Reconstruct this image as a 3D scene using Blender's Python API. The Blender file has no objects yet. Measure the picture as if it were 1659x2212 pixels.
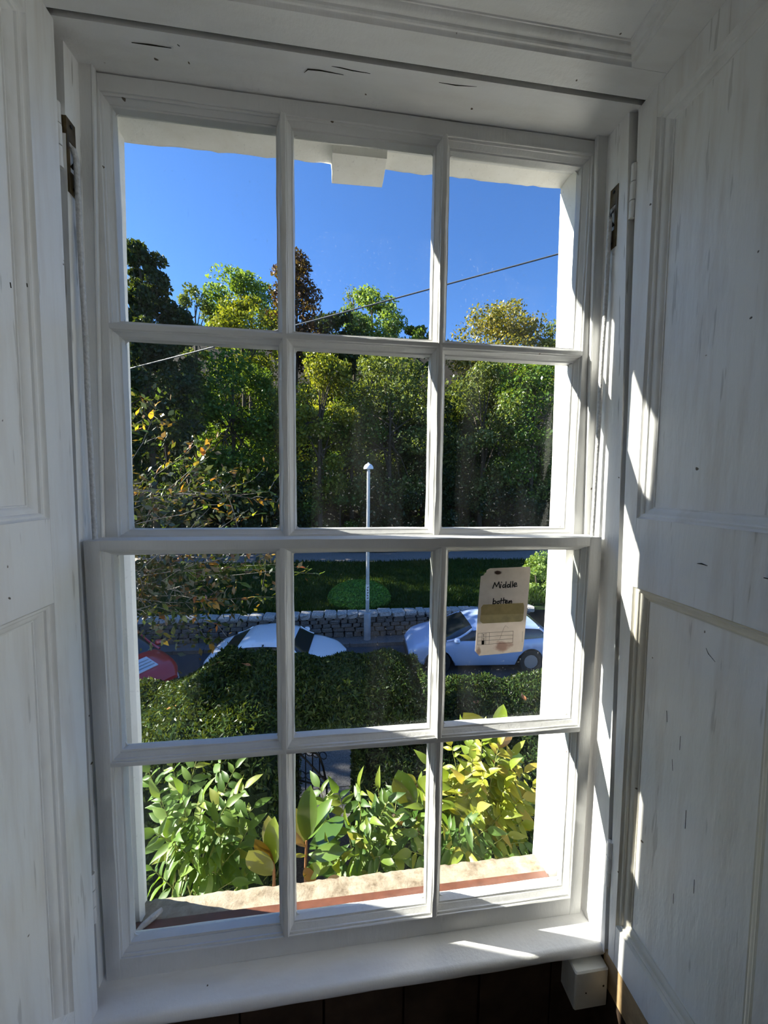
import bpy, math, random
import numpy as np
from mathutils import Vector, Matrix

random.seed(7)
RNG = np.random.default_rng(11)
SC = bpy.context.scene
COL = SC.collection

# ------------------------------------------------------------------ camera
F_PX, YAW, PITCH, ROLL = 800.0, 0.12519, -0.078, 0.01161
CAM = Vector((-0.05217, -0.69692, 0.10656))
def _basis():
    f = Vector((math.sin(YAW) * math.cos(PITCH), math.cos(YAW) * math.cos(PITCH), math.sin(PITCH)))
    r = Vector((math.cos(YAW), -math.sin(YAW), 0)); u = r.cross(f)
    return (math.cos(ROLL) * r + math.sin(ROLL) * u, -math.sin(ROLL) * r + math.cos(ROLL) * u, f)
_R, _U, _F = _basis()
cam_data = bpy.data.cameras.new('camera')
cam_data.sensor_fit = 'VERTICAL'
cam_data.sensor_height = 36.0
cam_data.lens = F_PX * 36.0 / 2212.0
cam_data.clip_start = 0.01
cam_data.clip_end = 500
cam = bpy.data.objects.new('camera', cam_data)
COL.objects.link(cam)
m = Matrix((_R, _U, -_F)).transposed().to_4x4(); m.translation = CAM
cam.matrix_world = m
SC.camera = cam

def at(px, py, y):
    """world point seen at photo pixel (px, py) and standing at depth y from the window"""
    d = _F + _R * ((px - 829.5) / F_PX) + _U * ((1106 - py) / F_PX)
    return CAM + d * ((y - CAM.y) / d.y)

# ------------------------------------------------------------------ sky, sun, exposure
TO_SUN = Vector((-3.5, 1.0, 2.15)).normalized()
world = bpy.data.worlds.new('sky'); SC.world = world; world.use_nodes = True
nt = world.node_tree; nt.nodes.clear()
w_out = nt.nodes.new('ShaderNodeOutputWorld'); w_bg = nt.nodes.new('ShaderNodeBackground')
w_sky = nt.nodes.new('ShaderNodeTexSky'); w_sky.sky_type = 'NISHITA'; w_sky.sun_disc = False
w_sky.sun_elevation = math.asin(TO_SUN.z); w_sky.sun_rotation = math.atan2(TO_SUN.x, TO_SUN.y)
w_sky.altitude = 200; w_sky.air_density = 1.0; w_sky.dust_density = 0.3; w_sky.ozone_density = 2.0
w_mul = nt.nodes.new('ShaderNodeMix'); w_mul.data_type = 'RGBA'; w_mul.blend_type = 'MULTIPLY'
w_mul.inputs[0].default_value = 1.0; w_mul.inputs[7].default_value = (0.62, 0.95, 1.45, 1)
nt.links.new(w_sky.outputs[0], w_mul.inputs[6]); nt.links.new(w_mul.outputs[2], w_bg.inputs[0])
w_bg.inputs[1].default_value = 0.20
nt.links.new(w_bg.outputs[0], w_out.inputs[0])
sun_d = bpy.data.lights.new('sun', 'SUN'); sun_d.energy = 25.0; sun_d.angle = math.radians(0.53)
sun_d.color = (1.0, 0.94, 0.84)
sun = bpy.data.objects.new('sun', sun_d); COL.objects.link(sun)
sun.rotation_euler = TO_SUN.to_track_quat('Z', 'Y').to_euler(); sun.location = (-8, 3, 6)
# added fill light for the room, set in a made-up window out of view
room_fill_d = bpy.data.lights.new('added_room_fill', 'AREA'); room_fill_d.shape = 'RECTANGLE'
room_fill_d.size = 1.3; room_fill_d.size_y = 1.7; room_fill_d.energy = 9; room_fill_d.color = (1.0, 0.96, 0.90)
room_fill = bpy.data.objects.new('added_room_fill', room_fill_d); COL.objects.link(room_fill)
room_fill.location = (1.93, -1.75, 0.1); room_fill.rotation_euler = (math.radians(90), 0, math.radians(90))
SC.view_settings.view_transform = 'Standard'; SC.view_settings.look = 'None'
SC.view_settings.exposure = 0.0; SC.view_settings.gamma = 1.0
SC.view_settings.use_curve_mapping = False
SC.cycles.max_bounces = 7; SC.cycles.diffuse_bounces = 6; SC.cycles.glossy_bounces = 2; SC.cycles.transmission_bounces = 4; SC.cycles.transparent_max_bounces = 12
SC.cycles.use_adaptive_sampling = True; SC.cycles.adaptive_threshold = 0.10; SC.cycles.adaptive_min_samples = 16
SC.cycles.caustics_reflective = False; SC.cycles.caustics_refractive = False

# ------------------------------------------------------------------ material helpers
def newmat(name):
    mt = bpy.data.materials.new(name); mt.use_nodes = True
    n = mt.node_tree; n.nodes.clear()
    o = n.nodes.new('ShaderNodeOutputMaterial')
    return mt, n, o
def N(n, typ, **kw):
    x = n.nodes.new(typ)
    for k, v in kw.items(): setattr(x, k, v)
    return x
def noise(n, scale, detail=4, rough=0.55, vec=None, stretch=None):
    t = N(n, 'ShaderNodeTexNoise'); t.inputs['Scale'].default_value = scale
    t.inputs['Detail'].default_value = detail; t.inputs['Roughness'].default_value = rough
    if stretch:
        c = N(n, 'ShaderNodeTexCoord'); mp = N(n, 'ShaderNodeMapping'); mp.inputs['Scale'].default_value = stretch
        n.links.new(c.outputs['Object'], mp.inputs[0]); n.links.new(mp.outputs[0], t.inputs['Vector'])
    else:
        c = N(n, 'ShaderNodeTexCoord'); n.links.new(c.outputs['Object'], t.inputs['Vector'])
    return t
def ramp(n, fac, stops, interp='LINEAR'):
    r = N(n, 'ShaderNodeValToRGB'); r.color_ramp.interpolation = interp
    e = r.color_ramp.elements
    while len(e) < len(stops): e.new(0.5)
    for i, (p, c) in enumerate(stops):
        e[i].position = p; e[i].color = (*c, 1) if len(c) == 3 else c
    n.links.new(fac, r.inputs[0]); return r
def mix(n, a, b, fac, mode='MIX'):
    x = N(n, 'ShaderNodeMix', data_type='RGBA', blend_type=mode)
    for s, v in ((0, fac), (6, a), (7, b)):
        if isinstance(v, (int, float)): x.inputs[s].default_value = v
        elif isinstance(v, tuple): x.inputs[s].default_value = (*v, 1)
        else: n.links.new(v, x.inputs[s])
    return x.outputs[2]
def principled(n, o, color, rough=0.5, spec=0.5, metal=0.0, bump=None, bstr=0.3, bdist=0.002):
    p = N(n, 'ShaderNodeBsdfPrincipled')
    if isinstance(color, tuple): p.inputs['Base Color'].default_value = (*color, 1)
    else: n.links.new(color, p.inputs['Base Color'])
    p.inputs['Roughness'].default_value = rough; p.inputs['Metallic'].default_value = metal
    p.inputs['Specular IOR Level'].default_value = spec
    if bump is not None:
        b = N(n, 'ShaderNodeBump'); b.inputs['Strength'].default_value = bstr; b.inputs['Distance'].default_value = bdist
        n.links.new(bump, b.inputs['Height']); n.links.new(b.outputs[0], p.inputs['Normal'])
    n.links.new(p.outputs[0], o.inputs[0]); return p
def simple(name, color, rough=0.5, spec=0.5, metal=0.0, var=0.0, scale=20, bump=0.0):
    mt, n, o = newmat(name)
    c = color; h = None
    if var or bump:
        t = noise(n, scale)
        if var:
            lo = tuple(x * (1 - var) for x in color); hi = tuple(min(1, x * (1 + var)) for x in color)
            c = ramp(n, t.outputs[0], [(0.3, lo), (0.7, hi)]).outputs[0]
        h = t.outputs[0]
    principled(n, o, c, rough, spec, metal, h if bump else None, bump, 0.004)
    return mt

def paint(name, base, stain, stain_amt, streak=(6, 6, 1.2), crack=0.0, rough=0.42):
    """old oil paint: brush relief, grubby stains, hairline cracks and chips"""
    mt, n, o = newmat(name)
    t1 = noise(n, 5, 3, 0.6, stretch=streak)
    s = ramp(n, t1.outputs[0], [(0.46, (0, 0, 0)), (0.72, (1, 1, 1))]).outputs[0]
    t3 = noise(n, 1.6, 1, 0.5)
    s2 = mix(n, s, t3.outputs[0], 1.0, 'MULTIPLY')
    f = N(n, 'ShaderNodeMath', operation='MULTIPLY'); n.links.new(s2, f.inputs[0]); f.inputs[1].default_value = stain_amt
    c = mix(n, base, stain, f.outputs[0])
    if crack:
        t2 = noise(n, 1.0, 2, 0.6, stretch=(90, 90, 7))
        k = ramp(n, t2.outputs[0], [(0.655, (0, 0, 0)), (0.69, (1, 1, 1))]).outputs[0]
        g = N(n, 'ShaderNodeMath', operation='MULTIPLY'); n.links.new(k, g.inputs[0]); g.inputs[1].default_value = crack
        c = mix(n, c, (0.16, 0.14, 0.11), g.outputs[0])
    chip = noise(n, 55, 1, 0.5)
    kk = ramp(n, chip.outputs[0], [(0.80, (0, 0, 0)), (0.815, (1, 1, 1))]).outputs[0]
    c = mix(n, c, (0.14, 0.11, 0.08), kk)
    b1 = noise(n, 16, 3, 0.65, stretch=(5, 5, 1.0))
    principled(n, o, c, rough, 0.4, 0, b1.outputs[0], 0.35, 0.0025)
    return mt

M = {}
M['sash'] = paint('sash_paint', (0.72, 0.72, 0.71), (0.50, 0.48, 0.43), 0.25, (4, 4, 4))
M['lining'] = paint('lining_paint', (0.87, 0.87, 0.86), (0.50, 0.42, 0.35), 0.35, (8, 8, 1.0), 0.5)
M['shutter'] = paint('shutter_paint', (0.84, 0.84, 0.83), (0.54, 0.46, 0.38), 0.55, (9, 9, 0.9), 0.28)
M['soffit'] = paint('soffit_paint', (0.83, 0.83, 0.82), (0.52, 0.46, 0.40), 0.40, (1.0, 5, 5))
M['board'] = paint('sill_paint', (0.88, 0.88, 0.88), (0.58, 0.52, 0.47), 0.30, (1.5, 7, 7))
M['block'] = paint('block_paint', (0.66, 0.67, 0.64), (0.42, 0.39, 0.33), 0.4, (4, 4, 4))
M['moulding'] = paint('moulding_paint', (0.80, 0.80, 0.79), (0.48, 0.42, 0.33), 0.5, (5, 5, 1.5))
M['moulding_cream'] = paint('cream_moulding_paint', (0.68, 0.655, 0.58), (0.50, 0.43, 0.29), 0.6, (5, 5, 1.5))  # yellower tone than the other mouldings
M['wall'] = simple('wall_paint', (0.70, 0.69, 0.66), 0.8, 0.2, 0, 0.05, 4, 0.1)
M['ceiling'] = simple('ceiling_paint', (0.75, 0.75, 0.73), 0.85, 0.2)
M['darkwood'] = simple('bare_dark_wood', (0.045, 0.028, 0.018), 0.7, 0.3, 0, 0.4, 18, 0.3)
M['tanwood'] = simple('bare_tan_wood', (0.42, 0.29, 0.15), 0.65, 0.3, 0, 0.35, 25, 0.3)
M['floor'] = simple('floor_wood', (0.10, 0.06, 0.035), 0.5, 0.4, 0, 0.3, 9)
M['brass'] = simple('tarnished_brass', (0.13, 0.09, 0.04), 0.42, 0.5, 0.7, 0.4, 60)
M['iron'] = simple('dark_iron', (0.02, 0.019, 0.018), 0.5, 0.5, 0.4)
M['cord'] = simple('painted_cord', (0.60, 0.60, 0.60), 0.75, 0.2, 0, 0.15, 200, 0.5)
M['gap'] = simple('painted_gap_shade', (0.10, 0.088, 0.075), 0.9, 0.1, 0, 0.4, 40)  # dark tone paints in the shade of the narrow gaps

def glass_mat():
    mt, n, o = newmat('old_window_glass')
    tr = N(n, 'ShaderNodeBsdfTransparent'); tr.inputs[0].default_value = (0.955, 0.972, 0.962, 1)
    gl = N(n, 'ShaderNodeBsdfGlossy'); gl.inputs['Roughness'].default_value = 0.015
    lw = N(n, 'ShaderNodeLayerWeight'); lw.inputs['Blend'].default_value = 0.5
    p5 = N(n, 'ShaderNodeMath', operation='POWER'); n.links.new(lw.outputs['Facing'], p5.inputs[0]); p5.inputs[1].default_value = 4.0
    fr = N(n, 'ShaderNodeMath', operation='MULTIPLY_ADD'); n.links.new(p5.outputs[0], fr.inputs[0]); fr.inputs[1].default_value = 0.75; fr.inputs[2].default_value = 0.02
    a = N(n, 'ShaderNodeMixShader'); n.links.new(fr.outputs[0], a.inputs[0]); n.links.new(tr.outputs[0], a.inputs[1]); n.links.new(gl.outputs[0], a.inputs[2])
    df = N(n, 'ShaderNodeBsdfTranslucent'); df.inputs[0].default_value = (0.8, 0.82, 0.8, 1)
    d1 = noise(n, 9, 2, 0.7, stretch=(1.6, 1, 0.35)); r1 = ramp(n, d1.outputs[0], [(0.45, (0.0005,) * 3), (0.85, (0.010,) * 3)])
    sp = noise(n, 220, 0, 0.5); r2 = ramp(n, sp.outputs[0], [(0.77, (0, 0, 0)), (0.81, (0.06,) * 3)])
    ad = N(n, 'ShaderNodeMath', operation='ADD'); n.links.new(r1.outputs[0], ad.inputs[0]); n.links.new(r2.outputs[0], ad.inputs[1])
    b = N(n, 'ShaderNodeMixShader'); n.links.new(ad.outputs[0], b.inputs[0]); n.links.new(a.outputs[0], b.inputs[1]); n.links.new(df.outputs[0], b.inputs[2])
    n.links.new(b.outputs[0], o.inputs[0]); return mt
M['glass'] = glass_mat()

def stucco_mat():
    mt, n, o = newmat('white_stucco')
    t = noise(n, 14, 6, 0.7); c = ramp(n, t.outputs[0], [(0.35, (0.84, 0.82, 0.77)), (0.6, (0.91, 0.90, 0.87))]).outputs[0]
    sp = noise(n, 70, 3, 0.6); k = ramp(n, sp.outputs[0], [(0.70, (0, 0, 0)), (0.78, (0.8, 0.8, 0.8))]).outputs[0]
    c = mix(n, c, (0.33, 0.28, 0.19), k)
    principled(n, o, c, 0.85, 0.2, 0, t.outputs[0], 0.35, 0.004); return mt
M['stucco'] = stucco_mat()
def stone_sill_mat():
    mt, n, o = newmat('weathered_stone')
    t = noise(n, 22, 8, 0.72); c = ramp(n, t.outputs[0], [(0.34, (0.12, 0.09, 0.06)), (0.45, (0.24, 0.195, 0.14)), (0.58, (0.32, 0.275, 0.21))]).outputs[0]
    principled(n, o, c, 0.9, 0.2, 0, t.outputs[0], 0.7, 0.006); return mt
M['stone'] = stone_sill_mat()
M['terracotta'] = simple('brown_painted_sill', (0.11, 0.04, 0.022), 0.5, 0.4, 0, 0.25, 40)

def leafmat(name, stops, transl=0.4, gloss=0.06, island=True, grough=0.35, k=0.46):
    """leaf: colour differs from leaf to leaf; lets light through"""
    mt, n, o = newmat(name)
    if island: src = N(n, 'ShaderNodeNewGeometry').outputs['Random Per Island']
    else: src = N(n, 'ShaderNodeObjectInfo').outputs['Random']
    c = ramp(n, src, [(p, tuple(v * k for v in cc)) for p, cc in stops]).outputs[0]
    d = N(n, 'ShaderNodeBsdfDiffuse'); t = N(n, 'ShaderNodeBsdfTranslucent'); g = N(n, 'ShaderNodeBsdfGlossy')
    g.inputs['Roughness'].default_value = grough
    n.links.new(c, d.inputs[0])
    yel = mix(n, c, (1.0, 1.0, 0.35), 1.0, 'MULTIPLY'); bright = mix(n, yel, (0.4, 0.4, 0.02), 0.18 * k, 'ADD')
    n.links.new(bright, t.inputs[0])
    a = N(n, 'ShaderNodeMixShader'); a.inputs[0].default_value = transl
    n.links.new(d.outputs[0], a.inputs[1]); n.links.new(t.outputs[0], a.inputs[2])
    b = N(n, 'ShaderNodeMixShader'); b.inputs[0].default_value = gloss
    n.links.new(a.outputs[0], b.inputs[1]); n.links.new(g.outputs[0], b.inputs[2])
    n.links.new(b.outputs[0], o.inputs[0]); return mt

# ------------------------------------------------------------------ mesh helpers
def tag(o, label=None, cat=None, group=None, kind=None):
    if label: o['label'] = label
    if cat: o['category'] = cat
    if group: o['group'] = group
    if kind: o['kind'] = kind
    return o
def link(name, mesh, parent=None, loc=None):
    o = bpy.data.objects.new(name, mesh); COL.objects.link(o)
    if parent is not None:
        o.parent = parent
        if loc is None: o.location = -parent.location if parent.parent is None else -(parent.location + parent.parent.location)
    if loc is not None: o.location = loc
    return o
def empty(name, loc=(0, 0, 0)):
    o = bpy.data.objects.new(name, None); COL.objects.link(o); o.location = loc; o.empty_display_size = 0.1
    return o
class MB:
    def __init__(s): s.v = []; s.f = []
    def add(s, vs, fs):
        k = len(s.v); s.v += [tuple(p) for p in vs]; s.f += [tuple(i + k for i in f) for f in fs]
    def hexa(s, p):   # 8 corners: bottom 4 then top 4, both counter-clockwise
        s.add(p, [(3, 2, 1, 0), (4, 5, 6, 7), (0, 1, 5, 4), (1, 2, 6, 5), (2, 3, 7, 6), (3, 0, 4, 7)]); return s
    def box(s, x0, x1, y0, y1, z0, z1):
        return s.hexa([(x0, y0, z0), (x1, y0, z0), (x1, y1, z0), (x0, y1, z0), (x0, y0, z1), (x1, y0, z1), (x1, y1, z1), (x0, y1, z1)])
    def strip(s, prof, a, b, U, V, n=1, jit=0.0):
        a, b, U, V = Vector(a), Vector(b), Vector(U), Vector(V); k = len(prof)
        ph = [random.uniform(0, 6) for _ in prof]; vs = []
        for i in range(n + 1):
            t = i / n; c = a.lerp(b, t)
            for j, (u, v) in enumerate(prof):
                w = jit * (math.sin(t * 17 + ph[j]) + math.sin(t * 41 + 2 * ph[j]) * 0.7 + random.uniform(-.5, .5)) if jit else 0
                vs.append(c + U * (u + w) + V * (v + 0.4 * w))
        fs = [(i * k + j, i * k + (j + 1) % k, (i + 1) * k + (j + 1) % k, (i + 1) * k + j) for i in range(n) for j in range(k)]
        fs += [tuple(range(k - 1, -1, -1)), tuple(n * k + j for j in range(k))]
        s.add(vs, fs); return s
    def tube(s, pts, rad, sides=6, cap=True):
        pts = [Vector(p) for p in pts]; n = len(pts)
        if not hasattr(rad, '__len__'): rad = [rad] * n
        vs = []; up = Vector((0, 0, 1))
        for i, p in enumerate(pts):
            d = (pts[min(i + 1, n - 1)] - pts[max(i - 1, 0)]).normalized()
            a = d.cross(up if abs(d.z) < 0.9 else Vector((1, 0, 0))).normalized(); b = d.cross(a)
            for j in range(sides):
                q = 2 * math.pi * j / sides; vs.append(p + (a * math.cos(q) + b * math.sin(q)) * rad[i])
        fs = [(i * sides + j, i * sides + (j + 1) % sides, (i + 1) * sides + (j + 1) % sides, (i + 1) * sides + j) for i in range(n - 1) for j in range(sides)]
        if cap: fs += [tuple(range(sides - 1, -1, -1)), tuple((n - 1) * sides + j for j in range(sides))]
        s.add(vs, fs); return s
    def lathe(s, prof, c, sides=16):
        c = Vector(c); k = len(prof); vs = []
        for i in range(sides):
            q = 2 * math.pi * i / sides
            for r, z in prof: vs.append(c + Vector((r * math.cos(q), r * math.sin(q), z)))
        fs = [(i * k + j, ((i + 1) % sides) * k + j, ((i + 1) % sides) * k + j + 1, i * k + j + 1) for i in range(sides) for j in range(k - 1)]
        s.add(vs, fs); return s
    def mesh(s, name, mat, smooth=None):
        me = bpy.data.meshes.new(name); me.from_pydata(s.v, [], s.f); me.materials.append(mat)
        if smooth is not None:
            me.shade_smooth(); me.set_sharp_from_angle(angle=math.radians(smooth))
        me.update(); return me
    def build(s, name, mat, parent=None, smooth=None):
        return link(name, s.mesh(name, mat, smooth), parent)
def quads_mesh(name, verts, mat, quads=None, smooth=False):
    """verts (n,4,3) -> one mesh of separate quads, built with numpy"""
    n = len(verts); me = bpy.data.meshes.new(name)
    me.vertices.add(n * 4); me.vertices.foreach_set('co', verts.reshape(-1).astype(np.float32))
    me.loops.add(n * 4); me.loops.foreach_set('vertex_index', np.arange(n * 4, dtype=np.int32))
    me.polygons.add(n); me.polygons.foreach_set('loop_start', np.arange(0, n * 4, 4, dtype=np.int32))
    me.polygons.foreach_set('loop_total', np.full(n, 4, dtype=np.int32))
    me.update(calc_edges=True); me.materials.append(mat); return me
def leaf_quads(centers, size, up_bias=0.0, droop=0.0, aspect=0.55, out=None, out_bias=0.6):
    """diamond leaf cards, random orientation, optionally turned outwards"""
    n = len(centers); d = RNG.normal(size=(n, 3)); d[:, 2] -= droop
    d /= np.linalg.norm(d, axis=1)[:, None]
    nm = RNG.normal(size=(n, 3)); nm[:, 2] += up_bias
    if out is not None: nm += out * out_bias * 2
    side = np.cross(d, nm); side /= np.linalg.norm(side, axis=1)[:, None] + 1e-9
    L = size * RNG.uniform(0.6, 1.35, (n, 1)); w = L * aspect * RNG.uniform(0.7, 1.2, (n, 1)) * 0.5
    q = np.stack([centers - d * L * 0.5, centers + side * w - d * L * 0.05, centers + d * L * 0.5, centers - side * w - d * L * 0.05], axis=1)
    return q
# ================================================================== THE ROOM
FZ, CZ = -1.55, 1.65          # floor and ceiling heights
RX0, RX1, RY = -2.4, 1.9, -4.1
tag(MB().box(RX0 - .2, RX1 + .2, RY - .3, .20, FZ - .2, FZ).build('floor', M['floor']), kind='structure')
tag(MB().box(RX0 - .2, RX1 + .2, RY - .3, .18, CZ, CZ + .2).build('ceiling', M['ceiling']), kind='structure')
tag(MB().box(RX0 - .2, RX0, RY - .2, -.45, FZ, CZ).build('wall_left', M['wall']), kind='structure')
tag(MB().box(RX0 - .2, RX1 + .2, RY - .25, RY, FZ, CZ).build('wall_back', M['wall']), kind='structure')
wb = MB()
wb.box(RX1, RX1 + .2, RY, -2.4, FZ, CZ); wb.box(RX1, RX1 + .2, -1.1, -.45, FZ, CZ)
wb.box(RX1, RX1 + .2, -2.4, -1.1, FZ, -.75); wb.box(RX1, RX1 + .2, -2.4, -1.1, .95, CZ)
tag(wb.build('wall_right', M['wall']), kind='structure')
w2 = tag(empty('added_window_2', (RX1 + .1, -1.75, -.75)), 'added plain white window for the fill light, out of view in the side wall', kind='structure')  # unseen window put in to hold the fill light
for y0, y1, z0, z1 in ((-2.4, -2.34, -.75, .95), (-1.16, -1.1, -.75, .95), (-2.34, -1.16, -.75, -.69), (-2.34, -1.16, .89, .95), (-2.34, -1.16, .08, .12), (-1.77, -1.73, -.69, .89)):
    MB().box(RX1 + .10, RX1 + .15, y0, y1, z0, z1).build('window_frame', M['sash'], w2)
MB().box(RX1 + .125, RX1 + .128, -2.34, -1.16, -.69, .89).build('pane', M['glass'], w2)
# front wall: masonry either side of, above and below the window recess, stuccoed outside
XS_L, XS_R, YO = -0.490, 0.476, 0.182        # outer stucco reveals and the outer face of the wall
wf = MB()
wf.box(RX0 - .2, -.56, -.45, .10, FZ, CZ); wf.box(.56, RX1 + .2, -.45, .10, FZ, CZ)
wf.box(-.56, .56, -.45, .10, .86, CZ); wf.box(-.56, .56, -.0, .10, FZ, -.90)
tag(wf.build('wall_front', M['wall']), kind='structure')
# dark boards under the window board
bp = MB()
bp.box(-.56, .56, -.025, -.002, FZ, -.878)
panel_dark = tag(bp.build('trim_1', M['darkwood']), 'bare dark brown boarding under the window board', kind='structure')
for k in range(7):
    MB().box(-.555 + k * .16, -.40 + k * .16, -.034 - .002 * (k % 2), -.025, FZ, -.882).build('plank', M['darkwood'], panel_dark)

# ---- stucco outside
st = MB()
def wavy_edge(z0, z1, n, base, amp):
    return [(z0 + (z1 - z0) * i / n, base + amp * (random.random() - .5)) for i in range(n + 1)]
def reveal(xin, xout, y0, y1, z0, z1):
    n = 46; pr = [(z, xin(z) + random.uniform(-.0015, .0015)) for z in [z0 + (z1 - z0) * i / n for i in range(n + 1)]]; vs = []; fs = []
    for z, x in pr:
        e = random.uniform(-.0015, .0015)
        c = .006 if xout > 0 else -.006
        vs += [(x, y0, z), (x, y1 - .008 + e, z), (x + c, y1 + e, z), (xout, y1, z), (xout, y0, z)]
    for i in range(n):
        for j in range(5):
            a, b = i * 5 + j, i * 5 + (j + 1) % 5
            fs.append((a, b, b + 5, a + 5) if xout > 0 else (b, a, a + 5, b + 5))
    st.add(vs, fs)
XRF = lambda z: float(np.interp(z, [-1, .16, .8], [.475, .479, .467])); XLF = lambda z: float(np.interp(z, [-.9, 0, .79], [-.499, -.494, -.481]))
reveal(XRF, 3.4, .10, YO, -5.0, 2.2)
reveal(XLF, -4.6, .10, YO - .004, -5.0, 2.2)
ow = tag(st.build('wall_outer', M['stucco']), 'white stuccoed outer wall with deep window reveals', kind='structure')
# lintel soffit with chipped front edge
n = 60; vs = []; fs = []
for i in range(n + 1):
    x = -.50 + .985 * i / n; e = random.uniform(-.003, .003); z = .794 + .009 * i / n
    vs += [(x, .10, z + .002), (x, .172, z), (x, .180 + e * .5, z + .003 + e), (x, .184, z + .02), (x, .184, 2.2), (x, .10, 2.2)]
for i in range(n):
    for j in range(6):
        a, b = i * 6 + j, i * 6 + (j + 1) % 6; fs.append((b, a, a + 6, b + 6))
mb = MB(); mb.add(vs, fs); mb.build('lintel', M['stucco'], ow)
ks = MB()      # keystone hanging below the lintel
zt, zb = .90, .7835
A = [(-.0655, .128), (.0490, .128), (.0490, .205), (-.0655, .205)]; B = [(-.0730, .128), (.0640, .128), (.0640, .205), (-.0730, .205)]
nn = 8; vs = []; fs = []
for i in range(nn + 1):
    t = i / nn; z = zb + (zt - zb) * t
    for (xa, ya), (xb, yb) in zip(A, B):
        j = .0015 * random.uniform(-1, 1)
        vs.append((xa + (xb - xa) * t + j, ya + j, z + (random.uniform(-.003, .003) if i == 0 else 0)))
for i in range(nn):
    for j in range(4):
        a, b = i * 4 + j, i * 4 + (j + 1) % 4; fs.append((a, b, b + 4, a + 4))
fs.append((3, 2, 1, 0)); ks.add(vs, fs)
ks.build('keystone', M['stucco'], ow)
MB().box(XS_L, XS_R, .10, YO, -5.0, -.93).build('apron', M['stucco'], ow)
# stone sill, rough front
n = 90; vs = []; fs = []
for i in range(n + 1):
    x = -.4995 + (.4765 + .4995) * i / n
    e = .0012 * math.sin(i * .9) * random.random() + random.uniform(-.0015, .0015); r = random.uniform(-.0015, .0015)
    vs += [(x, .098, -.872), (x, .115, -.874 + r), (x, .135, -.877 + random.uniform(-.002, .002)), (x, .155, -.880 + r), (x, .166 + e, -.884 + r), (x, .170 + e, -.895), (x, .172, -.95), (x, .098, -.95)]
for i in range(n):
    for j in range(8):
        a, b = i * 8 + j, i * 8 + (j + 1) % 8; fs.append((b, a, a + 8, b + 8))
mb = MB(); mb.add(vs, fs)
tag(mb.build('trim_2', M['stone'], smooth=50), 'weathered cream stone sill outside the sash', kind='structure')

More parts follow.
